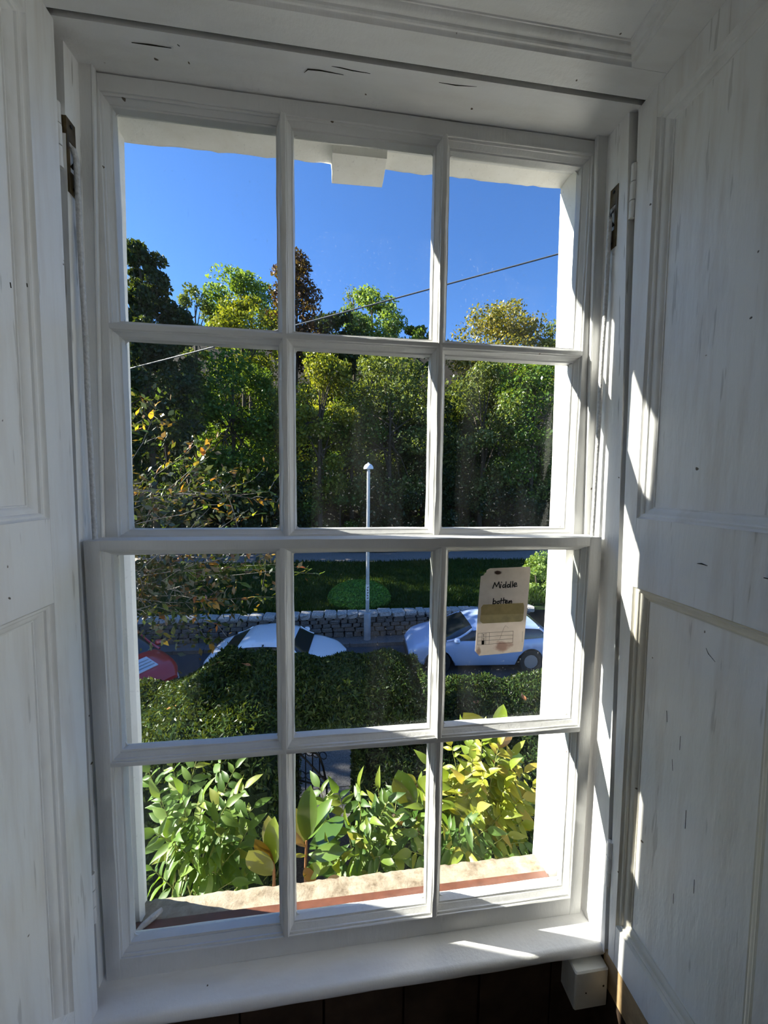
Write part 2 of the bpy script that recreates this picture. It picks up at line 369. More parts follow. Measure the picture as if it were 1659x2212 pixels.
# ================================================================== WINDOW FRAME (window_1)
w1 = tag(empty('window_1', (0, .05, -.86)), 'white painted box frame of the tall sash window', kind='structure')
LIN = [(.809, .489), (.36, .495), (.0, .4985), (-.43, .4985), (-.86, .4985)]     # lining: half width at each height
def yfront(s, z): return (-.036 + .034 * z) if s > 0 else (.002 + .012 * z)
def yshut(s, z): return yfront(s, z) - (.009 if s > 0 else .031)
for s in (-1, 1):
    mb = MB(); vs = []; fs = []
    for z, x in LIN:
        yf = yfront(s, z)
        vs += [(s * x, yf, z), (s * x, .130, z), (s * .56, .130, z), (s * .56, yf, z)]
    k = len(LIN)
    for i in range(k - 1):
        for j in range(4):
            a, b = i * 4 + j, i * 4 + (j + 1) % 4; fs.append((a, b, b + 4, a + 4))
    fs += [(0, 1, 2, 3), tuple((k - 1) * 4 + j for j in (3, 2, 1, 0))]
    mb.add(vs, fs); mb.build('jamb_lining', M['lining'], w1)
    # gap between lining and shutter, coloured dark for its shade
    mb = MB(); zz = [.81, .4, 0, -.4, -.85]
    for i in range(4):
        a, b = zz[i + 1], zz[i]
        G_ = .512 if s > 0 else .5045
        mb.hexa([(s * G_, yshut(s, a) - .02, a), (s * .56, yshut(s, a) - .02, a), (s * .56, yfront(s, a) - .0005, a), (s * G_, yfront(s, a) - .0005, a),
                 (s * G_, yshut(s, b) - .02, b), (s * .56, yshut(s, b) - .02, b), (s * .56, yfront(s, b) - .0005, b), (s * G_, yfront(s, b) - .0005, b)])
    mb.build('hinge_rebate', M['gap'], w1)
    # parting bead
    mb = MB(); zz = [.812, .4, 0, -.03]; xx = [.4665, .477, .4865, .487]
    for i in range(3):
        a, b = i + 1, i
        mb.hexa([(s * xx[a], .047, zz[a]), (s * .51, .047, zz[a]), (s * .51, .0555, zz[a]), (s * xx[a], .0555, zz[a]),
                 (s * xx[b], .047, zz[b]), (s * .51, .047, zz[b]), (s * .51, .0555, zz[b]), (s * xx[b], .0555, zz[b])])
    mb.build('parting_bead', M['sash'], w1)
    # rounded front lip of the bead
    MB().tube([(s * .4675, .0475, .811), (s * .478, .0475, .4), (s * .4873, .0475, 0.0)], .0022, 6).build('bead_lip', M['sash'], w1)
    # pulley
    px = .4893
    pl = MB(); z0, z1 = .578, .694
    zs = [z0, z1]; y0, y1 = .010, .031
    pl.box(min(s * px, s * .4995), max(s * px, s * .4995), y0, y1, .660, z1); pl.box(min(s * px, s * .4995), max(s * px, s * .4995), y0, y1, z0, .612)
    pl.box(min(s * px, s * .4995), max(s * px, s * .4995), y0, y0 + .005, .612, .660); pl.box(min(s * px, s * .4995), max(s * px, s * .4995), y1 - .005, y1, .612, .660)
    pu = pl.build('pulley_plate', M['brass'], w1)
    wh = MB(); vs = []
    prof = [(.019, -.004), (.0165, -.001), (.0165, .001), (.019, .004)]
    for i in range(20):
        q = 2 * math.pi * i / 20
        for r, w in prof: vs.append((s * .502 + r * math.cos(q), .0205 + w, .637 + r * math.sin(q)))
    fs = [(i * 4 + j, ((i + 1) % 20) * 4 + j, ((i + 1) % 20) * 4 + (j + 1) % 4, i * 4 + (j + 1) % 4) for i in range(20) for j in range(4)]
    wh.add(vs, fs); wh.build('pulley_wheel', M['iron'], pu)
    for zc in (.685, .588):
        MB().tube([(s * px, .0205, zc), (s * (px - .0012), .0205, zc)], .0028, 8).build('screw', M['iron'], pu)
    # cord from the pulley down to the lower sash
    pts = [(s * .495, .0205, .657), (s * .4865, .0205, .650), (s * .4835, .0205, .635)]
    for i in range(12): pts.append((s * (.4835 + .0005 * math.sin(i)), .0205 + .0006 * math.sin(i * 1.7), .62 - i * .0575))
    MB().tube(pts, .0043, 8).build('sash_cord', M['cord'], w1, 60)
# head lining with the groove towards the soffit
mb = MB(); mb.hexa([(-.56, -.024, .8035), (.56, -.024, .8035), (.56, .130, .816), (-.56, .130, .816), (-.56, -.024, .87), (.56, -.024, .87), (.56, .130, .87), (-.56, .130, .87)])
mb.build('head_lining', M['soffit'], w1)
MB().box(-.56, .56, -.050, -.024, .813, .87).build('head_groove', M['gap'], w1)
for s in (-1, 1): MB().box(min(s * .484, s * .56), max(s * .484, s * .56), .108, .131, -.90, .816).build('outer_lining', M['sash'], w1)
MB().box(-.5, .5, .108, .131, .800, .83).build('outer_lining', M['sash'], w1)
mb = MB(); mb.hexa([(-.496, .047, -.872), (.470, .047, -.872), (.470, .108, -.890), (-.496, .108, -.890), (-.496, .047, -.8516), (.470, .047, -.8516), (.470, .108, -.866), (-.496, .108, -.866)])
mb.build('timber_sill', M['terracotta'], w1)

# ================================================================== SASHES
HALF = [(.0034, 0), (.0046, .0008), (.0050, .0022), (.0043, .0040), (.0062, .0046), (.0074, .0056), (.0074, .0072), (.0066, .0086), (.0084, .0104), (.0112, .0140), (.0128, .0156), (.0124, .0176), (.0154, .0186), (.0166, .0300)]
BAR = HALF + [(.0166, .034), (.0075, .044)] + [(-u, v) for u, v in ([(.0075, .044), (.0166, .034)] + HALF[::-1])]
def edge_profile(width):   # frame member: flat face of given width, moulding on the +u side; u=0 is the glass edge
    inner = [(u - .0166, v) for u, v in HALF]
    return [(-width, 0)] + [(-(-u), v) for u, v in inner] + [(0, .034), (-.009, .044), (-width, .044)]
def make_sash(name, label, yf, xo, ztop, zbot, gx, gtop, gbot, xb, zb_, recess=0.0003):
    sh = tag(empty(name, (0, yf + .02, zbot)), label, 'window sash')
    X_, Y_, Z_ = (1, 0, 0), (0, 1, 0), (0, 0, 1)
    for s in (-1, 1):
        pf = edge_profile(xo - gx)
        MB().strip(pf, (s * gx, yf, zbot), (s * gx, yf, ztop), (-s, 0, 0), Y_, 40, .0003).build('stile', M['sash'], sh, 35)
    MB().strip(edge_profile(ztop - gtop), (-gx - .012, yf + recess, gtop), (gx + .012, yf + recess, gtop), (0, 0, -1), Y_, 44, .0003).build('rail', M['sash'], sh, 35)
    MB().strip(edge_profile(gbot - zbot), (-gx - .012, yf + recess, gbot), (gx + .012, yf + recess, gbot), (0, 0, 1), Y_, 44, .0003).build('rail', M['sash'], sh, 35)
    for x in xb:
        MB().strip(BAR, (x, yf, gbot - .014), (x, yf, gtop + .014), X_, Y_, 44, .00045).build('glazing_bar', M['sash'], sh, 35)
    MB().strip(BAR, (-gx - .012, yf, zb_), (gx + .012, yf, zb_), Z_, Y_, 44, .00045).build('glazing_bar', M['sash'], sh, 35)
    xs = [-gx - .004, xb[0], xb[1], gx + .004]
    for i in range(3):
        for z0, z1 in ((gbot - .004, zb_), (zb_, gtop + .004)):
            e = random.uniform(-.0008, .0008)
            MB().box(xs[i] + .003, xs[i + 1] - .003, yf + .0302 + e, yf + .0326 + e, z0 + .003, z1 - .003).build('pane', M['glass'], sh)
    return sh
upper = make_sash('upper_sash', 'white painted upper sash of six panes showing blue sky and treetops', .0565, .487, .8075, -.030, .4525, .7695, .0115, (-.1535, .1545), .3865)
lower = make_sash('lower_sash', 'white painted lower sash of six panes standing in front of the upper one', 0.0, .490, 0.0, -.8510, .4525, -.0300, -.7985, (-.1535, .1540), -.4160)
# putty-round corners of the panes
for sh, yf, zc in ((upper, .0565, (.7695, .4035, .3695, .0115)), (lower, 0.0, (-.030, -.3995, -.4325, -.7985))):
    mb = MB()
    for k, z in enumerate(zc):
        dz = -1 if k in (0, 2) else 1
        for x, dx in ((-.4525, 1), (-.170, -1), (-.137, 1), (.138, -1), (.171, 1), (.4525, -1)):
            r = random.uniform(.005, .010); pts = [(x - dx * .002, z - dz * .002)]
            for i in range(6):
                q = math.pi / 2 * i / 5; pts.append((x + dx * r * (1 - math.sin(q)), z + dz * r * (1 - math.cos(q))))
            vs = [(a, yf + .0285, b) for a, b in pts] + [(a, yf + .0300, b) for a, b in pts]; m_ = len(pts)
            fs = [tuple(range(m_)), tuple(range(2 * m_ - 1, m_ - 1, -1))] + [(i, (i + 1) % m_, m_ + (i + 1) % m_, m_ + i) for i in range(m_)]
            mb.add(vs, fs)
    mb.build('putty', M['sash'], sh)['kind'] = 'stuff'

# ================================================================== SHUTTERS, SOFFIT, WINDOW BOARD
def ring(mb, prof, y0, y1, z0, z1, fmap):
    k = len(prof); vs = []
    for w, d in prof:
        for y, z in ((y0 - w, z0 + w), (y1 + w, z0 + w), (y1 + w, z1 - w), (y0 - w, z1 - w)): vs.append(fmap(y, z, d))
    fs = [(i * 4 + j, i * 4 + (j + 1) % 4, (i + 1) * 4 + (j + 1) % 4, (i + 1) * 4 + j) for i in range(k - 1) for j in range(4)]
    mb.add(vs, fs)
MOULD = [(0, 0), (.0015, .0035), (.0035, .0050), (.0065, .0045), (.0085, .0060), (.0095, .0090), (.0135, .0098), (.0175, .0125), (.0195, .0155), (.0215, .0150), (.0225, .0172)]
def make_shutter(s, X0, label, ymould, shear, yend, ytail):
    root = tag(empty('shutter', (s * X0, -.2, -.85)), label, 'shutter', 'folding panelled shutters')
    fm = lambda y, z, d: (s * (X0 + d), y + shear * z, z)
    def slab(name, pts, d0=0.0, d1=.028, mat='shutter'):
        mb = MB(); vs = [fm(y, z, d0) for y, z in pts] + [fm(y, z, d1) for y, z in pts]
        mb.hexa(vs); return mb.build(name, M[mat], root)
    ym, zt, zb = ymould, .803, -.851
    ed = lambda z: yshut(s, z) - shear * z
    slab('stile', [(ed(zb), zb), (ym, zb), (ym, zt), (ed(zt), zt)])
    slab('stile', [(yend, zb), (ytail, zb), (ytail, zt), (yend, zt)])
    for z0, z1 in ((.750, zt), (-.082, .047), (zb, -.769)):
        slab('rail', [(ym, z0), (yend, z0), (yend, z1), (ym, z1)], .0004)
    for z0, z1 in ((.047, .750), (-.769, -.082)):
        slab('panel', [(ym - .004, z0), (yend + .004, z0), (yend + .004, z1), (ym - .004, z1)], .0168, .026)
        mb = MB(); ring(mb, MOULD, ym, yend, z0, z1, fm)
        mb.build('moulding', M['moulding_cream' if (s > 0 and z0 < 0) else 'moulding'], root, 30)
    for zc in (.66, -.66):
        y = yshut(s, zc) + (.0045 if s > 0 else .025); x = s * .4985
        mb = MB()
        for k in range(3):
            mb.tube([(x, y, zc - .05 + k * .033), (x, y, zc - .05 + k * .033 + .031)], .0052 + .0004 * (k % 2), 8)
        mb.build('hinge', M['lining'], root, 60)
    return root
make_shutter(-1, .482, 'white panelled shutter folded back on the shaded left side of the recess', -.0835, .013, -.31, -.42)
make_shutter(1, .500, 'white panelled shutter with bright sun patches on the right side of the recess', -.0745, .017, -.31, -.42)

sf = tag(empty('trim_3', (0, -.2, .80)), 'white panelled soffit across the top of the window recess', kind='structure')
fz = lambda y, x, d: (x, y, .803 + d)
def slabz(name, x0, x1, y0, y1, d0=0.0, mat='soffit'):
    return MB().box(x0, x1, y0, y1, .803 + d0, .835).build(name, M[mat], sf)
slabz('rail', -.53, .53, -.078, -.034); slabz('rail', -.53, .53, -.45, -.36)
slabz('stile', .434, .53, -.36, -.078, .0004); slabz('stile', -.53, -.434, -.36, -.078, .0004)
slabz('panel', -.436, .436, -.362, -.076, .0168)
mb = MB(); ring(mb, MOULD, -.078, -.36, -.434, .434, fz); mb.build('moulding', M['moulding'], sf, 30)

nose = [(-.062 + .010 * (1 - math.sin(q)), -.8640 + .0127 * math.cos(q)) for q in [math.pi * i / 8 for i in range(9)]]
prof = [(.047, -.8513)] + [(y, z) for y, z in nose] + [(.047, -.8767)]
wbd = tag(empty('trim_4', (0, 0, -.8767)), 'white painted window board below the lower sash', kind='structure')
MB().strip([(a, b) for a, b in prof], (-.56, 0, 0), (.56, 0, 0), (0, 1, 0), (0, 0, 1), 60, .0004).build('board', M['board'], wbd, 40)
# painted block under the right end
mb = MB(); x0, x1, y0, y1, z0, z1 = .4275, .5005, -.0785, -.026, -.960, -.8775
e = .0025
pr = [(x0 + e, y0), (x1 - e, y0), (x1, y0 + e), (x1, y1), (x0, y1), (x0, y0 + e)]
vs = [(x, y, z0) for x, y in pr] + [(x, y, z1 - e) for x, y in pr] + [(x + (e if x < .46 else -e), y + (e if y < -.06 else 0), z1) for x, y in pr]
fs = [(5, 4, 3, 2, 1, 0), tuple(range(12, 18))] + [(k * 6 + i, k * 6 + (i + 1) % 6, k * 6 + 6 + (i + 1) % 6, k * 6 + 6 + i) for k in (0, 1) for i in range(6)]
mb.add(vs, fs)
blk = mb.build('wooden_block', M['block']); tag(blk, 'square white painted wooden block fixed under the right end of the window board', 'block')
MB().tube([(.49, y0 - .0005, -.915), (.49, y0 + .004, -.915)], .0022, 8).build('nail_hole', M['iron'], blk)
MB().tube([(.452, y0 - .0005, -.925), (.452, y0 + .004, -.925)], .0016, 8).build('nail_hole', M['iron'], blk)
# bare wood batten below the right shutter
mb = MB(); mb.hexa([(.503, -.42, -.93), (.535, -.42, -.93), (.535, -.064, -.93), (.503, -.064, -.93), (.501, -.42, -.8535), (.535, -.42, -.8535), (.535, -.060, -.8535), (.501, -.060, -.8535)])
tag(mb.build('trim_5', M['tanwood']), 'bare tan wooden batten under the sunlit shutter', kind='structure')
tag(MB().box(-.535, -.485, -.42, -.06, -.93, -.8535).build('trim_6', M['tanwood']), 'bare wooden batten under the shaded shutter', kind='structure')
for s in (-1, 1):
    tag(MB().box(min(s * .503, s * .56), max(s * .503, s * .56), -.45, -.03, FZ, -.931).build('baseboard_' + ('left' if s < 0 else 'right'), M['darkwood']), kind='structure')

# ================================================================== PAPER TAG
def tag_mat():
    mt, n, o = newmat('aged_card')
    t = noise(n, 60, 5, 0.6); c = ramp(n, t.outputs[0], [(0.3, (0.78, 0.72, 0.66)), (0.7, (0.86, 0.80, 0.74))]).outputs[0]
    co = N(n, 'ShaderNodeTexCoord')
    def blob(cx, cz, rx, rz, col, amt, c):
        mp = N(n, 'ShaderNodeMapping'); mp.inputs['Location'].default_value = (-cx / rx, 0, -cz / rz); mp.inputs['Scale'].default_value = (1 / rx, 0, 1 / rz)
        n.links.new(co.outputs['Object'], mp.inputs[0])
        ln = N(n, 'ShaderNodeVectorMath', operation='LENGTH'); n.links.new(mp.outputs[0], ln.inputs[0])
        ad = N(n, 'ShaderNodeMath', operation='MULTIPLY_ADD'); n.links.new(t.outputs[0], ad.inputs[0]); ad.inputs[1].default_value = 0.8; n.links.new(ln.outputs['Value'], ad.inputs[2])
        r = ramp(n, ad.outputs[0], [(0.75, (amt,) * 3), (1.25, (0, 0, 0))]).outputs[0]
        return mix(n, c, col, r)
    c = blob(.280, -.077, .017, .0075, (0.13, 0.08, 0.06), 0.9, c)
    c = blob(.297, -.236, .038, .022, (0.52, 0.36, 0.30), 0.7, c)
    c = blob(.244, -.245, .012, .02, (0.45, 0.32, 0.25), 0.6, c)
    d = N(n, 'ShaderNodeBsdfDiffuse'); tl = N(n, 'ShaderNodeBsdfTranslucent'); n.links.new(c, d.inputs[0]); n.links.new(c, tl.inputs[0])
    a = N(n, 'ShaderNodeMixShader'); a.inputs[0].default_value = 0.5; n.links.new(d.outputs[0], a.inputs[1]); n.links.new(tl.outputs[0], a.inputs[2])
    n.links.new(a.outputs[0], o.inputs[0]); return mt
TY = .0282       # card's room face (the card is stuck on the room side of the glass)
def tp(zx, zy): # marks measured on the card -> metres on the card
    px, py = 850 + zx / 3.318, 1140 + zy / 3.318
    return (.2413 + (px - 1037) * .001013, -.067 - (py - 1226) * .001011)
outline = [tp(*p) for p in ((627, 342), (648, 335), (655, 320), (664, 318), (668, 300), (690, 288), (975, 281), (984, 300), (972, 560), (957, 840), (948, 886), (800, 895), (632, 902), (603, 868), (610, 700), (618, 500))]
def flat(poly, y0, y1):
    mb = MB(); k = len(poly); vs = [(x, y0, z) for x, z in poly] + [(x, y1, z) for x, z in poly]
    mb.add(vs, [tuple(range(k)), tuple(range(2 * k - 1, k - 1, -1))] + [((i + 1) % k, i, k + i, k + (i + 1) % k) for i in range(k)]); return mb
card = flat(outline, TY, TY + .0006).build('paper_tag', tag_mat())
tag(card, 'stained cream paper tag reading Middle bottem stuck on the right pane', 'tag')
ink = simple('black_marker', (0.012, 0.012, 0.012), 0.6); pen = simple('grey_print', (0.10, 0.09, 0.085), 0.7)
def strokes(name, lines, wd, mat, dy=.0004):
    mb = MB()
    for ln in lines:
        P = [tp(*p) for p in ln]
        for (x0, z0), (x1, z1) in zip(P, P[1:]):
            dx, dz = x1 - x0, z1 - z0; L = math.hypot(dx, dz) or 1e-6; ex, ez = dx / L * wd * .5, dz / L * wd * .5; px_, pz = -ez, ex
            q = [(x0 - ex + px_, z0 - ez + pz), (x0 - ex - px_, z0 - ez - pz), (x1 + ex - px_, z1 + ez - pz), (x1 + ex + px_, z1 + ez + pz)]
            vs = [(a, TY - dy, b) for a, b in q] + [(a, TY - .0001, b) for a, b in q]
            mb.add(vs, [(0, 1, 2, 3), (7, 6, 5, 4), (1, 0, 4, 5), (2, 1, 5, 6), (3, 2, 6, 7), (0, 3, 7, 4)])
    return mb.build(name, mat, card)
LET = [[(715, 426), (727, 388), (741, 415), (757, 384), (763, 422)], [(772, 401), (769, 425)], [(775, 385), (777, 387)],
    [(803, 406), (792, 404), (785, 413), (788, 423), (797, 422), (806, 412)], [(809, 384), (806, 410), (808, 425)],
    [(836, 405), (824, 403), (817, 412), (821, 422), (830, 421), (839, 411)], [(843, 383), (840, 408), (842, 423)],
    [(857, 382), (855, 421)], [(866, 411), (886, 403), (882, 393), (871, 395), (864, 409), (870, 420), (889, 415)],
    [(723, 500), (720, 536)], [(722, 520), (733, 514), (741, 522), (738, 533), (728, 537), (720, 533)],
    [(757, 518), (749, 524), (750, 534), (758, 537), (765, 530), (763, 521), (757, 518)],
    [(779, 500), (776, 536)], [(797, 497), (794, 535)], [(768, 517), (808, 511)],
    [(808, 529), (824, 522), (820, 514), (811, 518), (808, 529), (813, 536), (828, 531)],
    [(833, 538), (836, 519), (843, 523), (843, 537)], [(843, 526), (850, 517), (855, 524), (855, 540)]]
strokes('handwritten_word', LET[:9], .0020, ink); strokes('handwritten_word', LET[9:], .0020, ink)
tb = []
for k in range(4): tb.append([(620 - k * .6, 741 + k * 27.5), (875, 735 + k * 27.5)])
for x, d in ((620, 0), (649, 0), (677, 0), (703, 0), (875, -5)): tb.append([(x, 741 + d), (x - 1, 823 + d)])
strokes('printed_table', tb, .0005, pen)
strokes('printed_figure', [[(657, 754), (662, 750), (661, 765)]], .0009, pen); strokes('printed_figure', [[(655, 779), (661, 776), (665, 781), (656, 791), (666, 791)]], .0009, pen)
strokes('small_print', [[(944, 742 + k * 7), (944, 745 + k * 7)] for k in range(11)], .0006, pen)['kind'] = 'stuff'
strokes('black_square', [[(658, 803), (658, 815)]], .0052, ink)
strokes('pencil_line', [[(778, 790), (795, 740), (808, 705), (818, 694), (830, 702), (838, 712)]], .0003, pen)
tape = simple('yellow_tape', (0.66, 0.53, 0.25), 0.5, 0.3, 0, 0.12, 60); tape2 = simple('yellow_tape_thin', (0.80, 0.67, 0.35), 0.5, 0.3, 0, 0.12, 60)
P1 = [tp(*p) for p in ((650, 540), (940, 536), (948, 560), (946, 612), (636, 612), (636, 560))]
P2 = [tp(*p) for p in ((633, 612), (946, 612), (944, 655), (930, 668), (650, 672), (632, 655))]
flat(P1, TY - .0006, TY - .0001).build('tape', tape, card); flat(P2, TY - .0005, TY - .0001).build('tape', tape2, card)
# broken stick lying in the corner of the outer sill
a, b = at(288, 2005, .075), at(348, 1955, .125); a.z = -.857; b.z = -.864
mb = MB(); mb.tube([a, a.lerp(b, .3) + Vector((0, 0, .004)), a.lerp(b, .7) + Vector((.002, 0, .003)), b], [.004, .006, .007, .005], 7)
stk = tag(mb.build('stick', simple('grey_weathered_wood', (0.46, 0.44, 0.42), 0.8, 0.2, 0, 0.3, 80, 0.4)), 'weathered grey stick lying in the corner of the stone sill', 'stick')

# cracks and lifted flakes in the old paint
crk = simple('open_crack', (0.03, 0.026, 0.02), 0.9, 0.1)
def crack(par, plane, pts, w=.0012):
    mb = MB(); P = []
    for px, py in pts:
        d = _F + _R * ((px - 829.5) / F_PX) + _U * ((1106 - py) / F_PX)
        if plane[0] == 'x': P.append(CAM + d * ((plane[1] - CAM.x) / d.x))
        else: P.append(CAM + d * ((plane[1] - CAM.z) / d.z))
    k = len(P); mb.tube(P, [max(.0002, w * .5 * math.sin(math.pi * (i + .35) / (k - .3))) for i in range(k)], 5); mb.build('paint_crack', crk, par)
for pts in ([(657, 157), (665, 150), (690, 152), (742, 162)], [(716, 143), (735, 146), (760, 152), (800, 159)], [(284, 92), (325, 97), (370, 104)], [(383, 96), (388, 100)], [(948, 178), (985, 184), (1030, 187)]):
    crack(w1, ('z', .8046), pts, .0018)
RS = [o for o in COL.objects if o.name.startswith('shutter') and o.location.x > 0][0]; LS = [o for o in COL.objects if o.name.startswith('shutter') and o.location.x < 0][0]
for pts in ([(1506, 1217), (1516, 1218), (1528, 1222)], [(1650, 1248), (1659, 1250)]): crack(RS, ('x', .4998), pts, .002)
for pts in ([(1525, 1400), (1530, 1412), (1545, 1430)], [(1440, 1535), (1441, 1560)], [(1470, 1590), (1468, 1620)], [(1452, 1640), (1453, 1665)], [(1482, 1750), (1480, 1790)], [(1500, 1900), (1498, 1930)], [(1455, 1930), (1454, 1952)]): crack(RS, ('x', .5166), pts, .001)
for pts in ([(170, 640), (171, 660)], [(160, 870), (161, 885)], [(150, 960), (152, 1000)], [(172, 1030), (173, 1048)]): crack(w1, ('x', -.4995), pts, .002)
for pts in ([(22, 610), (24, 622)], [(58, 612), (59, 620)]): crack(LS, ('x', -.4825), pts, .002)
# ================================================================== OUTSIDE: GROUND
GZ = -5.20      # road level
LZ = -4.42      # lawn level behind the stone wall
WY = 11.55       # stone wall
def ground_mat(name, stops, scale, bump, stretch=None):
    mt, n, o = newmat(name)
    t = noise(n, scale, 8, 0.65, stretch=stretch); c = ramp(n, t.outputs[0], stops).outputs[0]
    principled(n, o, c, 0.9, 0.15, 0, t.outputs[0], bump, 0.02); return mt
M['asphalt'] = ground_mat('asphalt', [(0.3, (0.045, 0.047, 0.052)), (0.7, (0.085, 0.088, 0.095))], 30, 0.4)
M['pave'] = ground_mat('pavement', [(0.3, (0.11, 0.105, 0.10)), (0.7, (0.19, 0.18, 0.17))], 18, 0.4)
M['gravel'] = ground_mat('gravel', [(0.3, (0.10, 0.095, 0.09)), (0.5, (0.17, 0.16, 0.15)), (0.7, (0.26, 0.245, 0.225))], 40, 0.9)
M['grass'] = ground_mat('lawn_grass', [(0.3, (0.015, 0.036, 0.006)), (0.5, (0.03, 0.06, 0.01)), (0.7, (0.05, 0.09, 0.015))], 22, 0.8)
M['soil'] = ground_mat('leaf_litter', [(0.3, (0.008, 0.007, 0.004)), (0.7, (0.022, 0.017, 0.010))], 6, 0.8)
M['path'] = ground_mat('park_path', [(0.3, (0.20, 0.175, 0.16)), (0.7, (0.34, 0.30, 0.27))], 10, 0.3)
tag(MB().box(-60, 60, .184, 5.4, GZ - .3, GZ + .02).build('garden', M['gravel']), 'gravelled front garden below the window', kind='structure')
tag(MB().box(-60, 60, 5.4, 6.7, GZ - .3, GZ + .03).build('pavement_near', M['gravel']), kind='structure')
tag(MB().box(-60, 60, 6.7, 10.95, GZ - .3, GZ).build('road', M['asphalt']), kind='structure')
kb = tag(empty('trim_7', (0, 11.0, GZ)), 'grey stone kerb along the far side of the road', kind='structure')
kme = MB().box(-.44, .44, -.06, .06, -.05, .11).mesh('kerb_stone', M['pave'])
for k in range(24): link('kerb_stone', kme, kb, loc=(-10 + k * .9, 0, 0))
tag(MB().box(-60, 60, 11.05, WY, GZ - .3, GZ + .10).build('pavement_far', M['pave']), kind='structure')
# lawn, gently uneven, then the wooded hillside
def hill(x, y):
    z = LZ + .06 * math.sin(x * .7) * math.sin(y * .5)
    if y > 26: z += (y - 26) * .62 * min(1, (y - 26) / 5) + .8 * math.sin(x * .21 + 1) * min(1, (y - 26) / 6)
    return z
def terrain(name, y0, y1, mat, nx=60, ny=24, x0=-60, x1=70):
    mb = MB(); vs = []
    for j in range(ny + 1):
        for i in range(nx + 1):
            x = x0 + (x1 - x0) * i / nx; y = y0 + (y1 - y0) * j / ny; vs.append((x, y, hill(x, y)))
    fs = [(j * (nx + 1) + i, j * (nx + 1) + i + 1, (j + 1) * (nx + 1) + i + 1, (j + 1) * (nx + 1) + i) for j in range(ny) for i in range(nx)]
    mb.add(vs, fs); return tag(mb.build(name, mat, None, 60), kind='structure')
terrain('lawn', WY + .05, 20.4, M['grass'])
terrain('park_path', 20.4, 23.2, M['path'], 60, 4)
terrain('hillside', 23.2, 80, M['soil'])
HX_ = RNG.uniform(-26, 24, 60000); HY_ = 26.5 + RNG.uniform(0, 1, 60000) ** .8 * 24
HZ_ = np.array([hill(a, b) for a, b in zip(HX_, HY_)]) + RNG.uniform(0, 1, 60000) ** 1.6 * 4.0
ug = leafmat('undergrowth_leaf', [(0, (0.012, 0.028, 0.008)), (0.7, (0.04, 0.075, 0.018)), (1, (0.09, 0.13, 0.03))], 0.3, 0.0)
tag(link('woodland_undergrowth', quads_mesh('woodland_undergrowth', leaf_quads(np.stack([HX_, HY_, HZ_], 1), .42, .4, .2, .6), ug)), 'dark leafy undergrowth covering the wooded slope between the trees', 'undergrowth', kind='stuff')
# grass blades on the visible lawn
n = 42000; gx = RNG.uniform(-12, 12, n); gy = WY + .5 + RNG.uniform(0, 1, n) ** 1.3 * 8.4
gc = np.stack([gx, gy, LZ + .06 * np.sin(gx * .7) * np.sin(gy * .5) + .045], 1)
gm = leafmat('grass_blades', [(0, (0.03, 0.075, 0.012)), (0.6, (0.06, 0.13, 0.02)), (1, (0.12, 0.20, 0.04))], 0.3, 0.01)
gd = RNG.normal(size=(n, 3)) * .3; gd[:, 2] = 1; L = RNG.uniform(.05, .13, (n, 1)); sd = RNG.normal(size=(n, 3)); sd[:, 2] = 0
sd /= np.linalg.norm(sd, axis=1)[:, None]
q = np.stack([gc - sd * .02 - gd * .04, gc + sd * .02 - gd * .04, gc + gd * L + sd * .004, gc + gd * L - sd * .004], 1)
tag(link('lawn_grass', quads_mesh('lawn_grass', q, gm)), 'short green lawn grass behind the stone wall', 'grass', kind='stuff')

# ---- stone wall built stone by stone
sw = tag(empty('wall_garden', (0, WY, GZ)), 'low grey dry stone wall between pavement and lawn', kind='structure')
M['rubble'] = simple('rubble_stone', (0.15, 0.14, 0.125), 0.9, 0.15, 0, 0.55, 9, 0.6)
M['coping'] = simple('coping_stone', (0.36, 0.345, 0.32), 0.9, 0.15, 0, 0.5, 11, 0.6)
M['joint'] = simple('dark_joint', (0.02, 0.019, 0.017), 0.95, 0.1)
MB().box(-40, 40, WY + .02, WY + .34, GZ - .2, GZ + .80).build('core', M['joint'], sw)
def rock(mat, seed):
    r = random.Random(seed); mb = MB(); vs = []
    for z in (-.5, -.3, .3, .5):
        k = .86 if abs(z) == .5 else 1.0
        for x, y in ((-.5, -.35), (-.35, -.5), (.35, -.5), (.5, -.35), (.5, .5), (-.5, .5)):
            vs.append((x * k + r.uniform(-.06, .06), (y * k if y < 0 else y) + r.uniform(-.08, .05), z + r.uniform(-.07, .07)))
    fs = [(k * 6 + i, k * 6 + (i + 1) % 6, k * 6 + 6 + (i + 1) % 6, k * 6 + 6 + i) for k in range(3) for i in range(6)] + [(5, 4, 3, 2, 1, 0), tuple(range(18, 24))]
    mb.add(vs, fs); return mb.mesh('stone', mat)
rocks = [rock(M['rubble'], i) for i in range(6)]; caps = [rock(M['coping'], 20 + i) for i in range(4)]
def put(me, name, par, loc, scale, rz=0):
    o = bpy.data.objects.new(name, me); COL.objects.link(o); o.parent = par
    o.location = Vector(loc) - par.location; o.scale = scale; o.rotation_euler = (0, 0, rz); return o
rows = [(.0, .20), (.20, .17), (.37, .15), (.52, .14), (.66, .12)]
for k, (z, h) in enumerate(rows):
    x = -7.6 + random.uniform(0, .3)
    while x < 6.6:
        w = random.uniform(.22, .42)
        put(random.choice(rocks), 'stone', sw, (x + w / 2, WY + .04, GZ + .10 + z * .92 + h * .42), (w * random.uniform(.86, .96), random.uniform(.14, .26), h * random.uniform(.78, .92))); x += w
x = -7.8
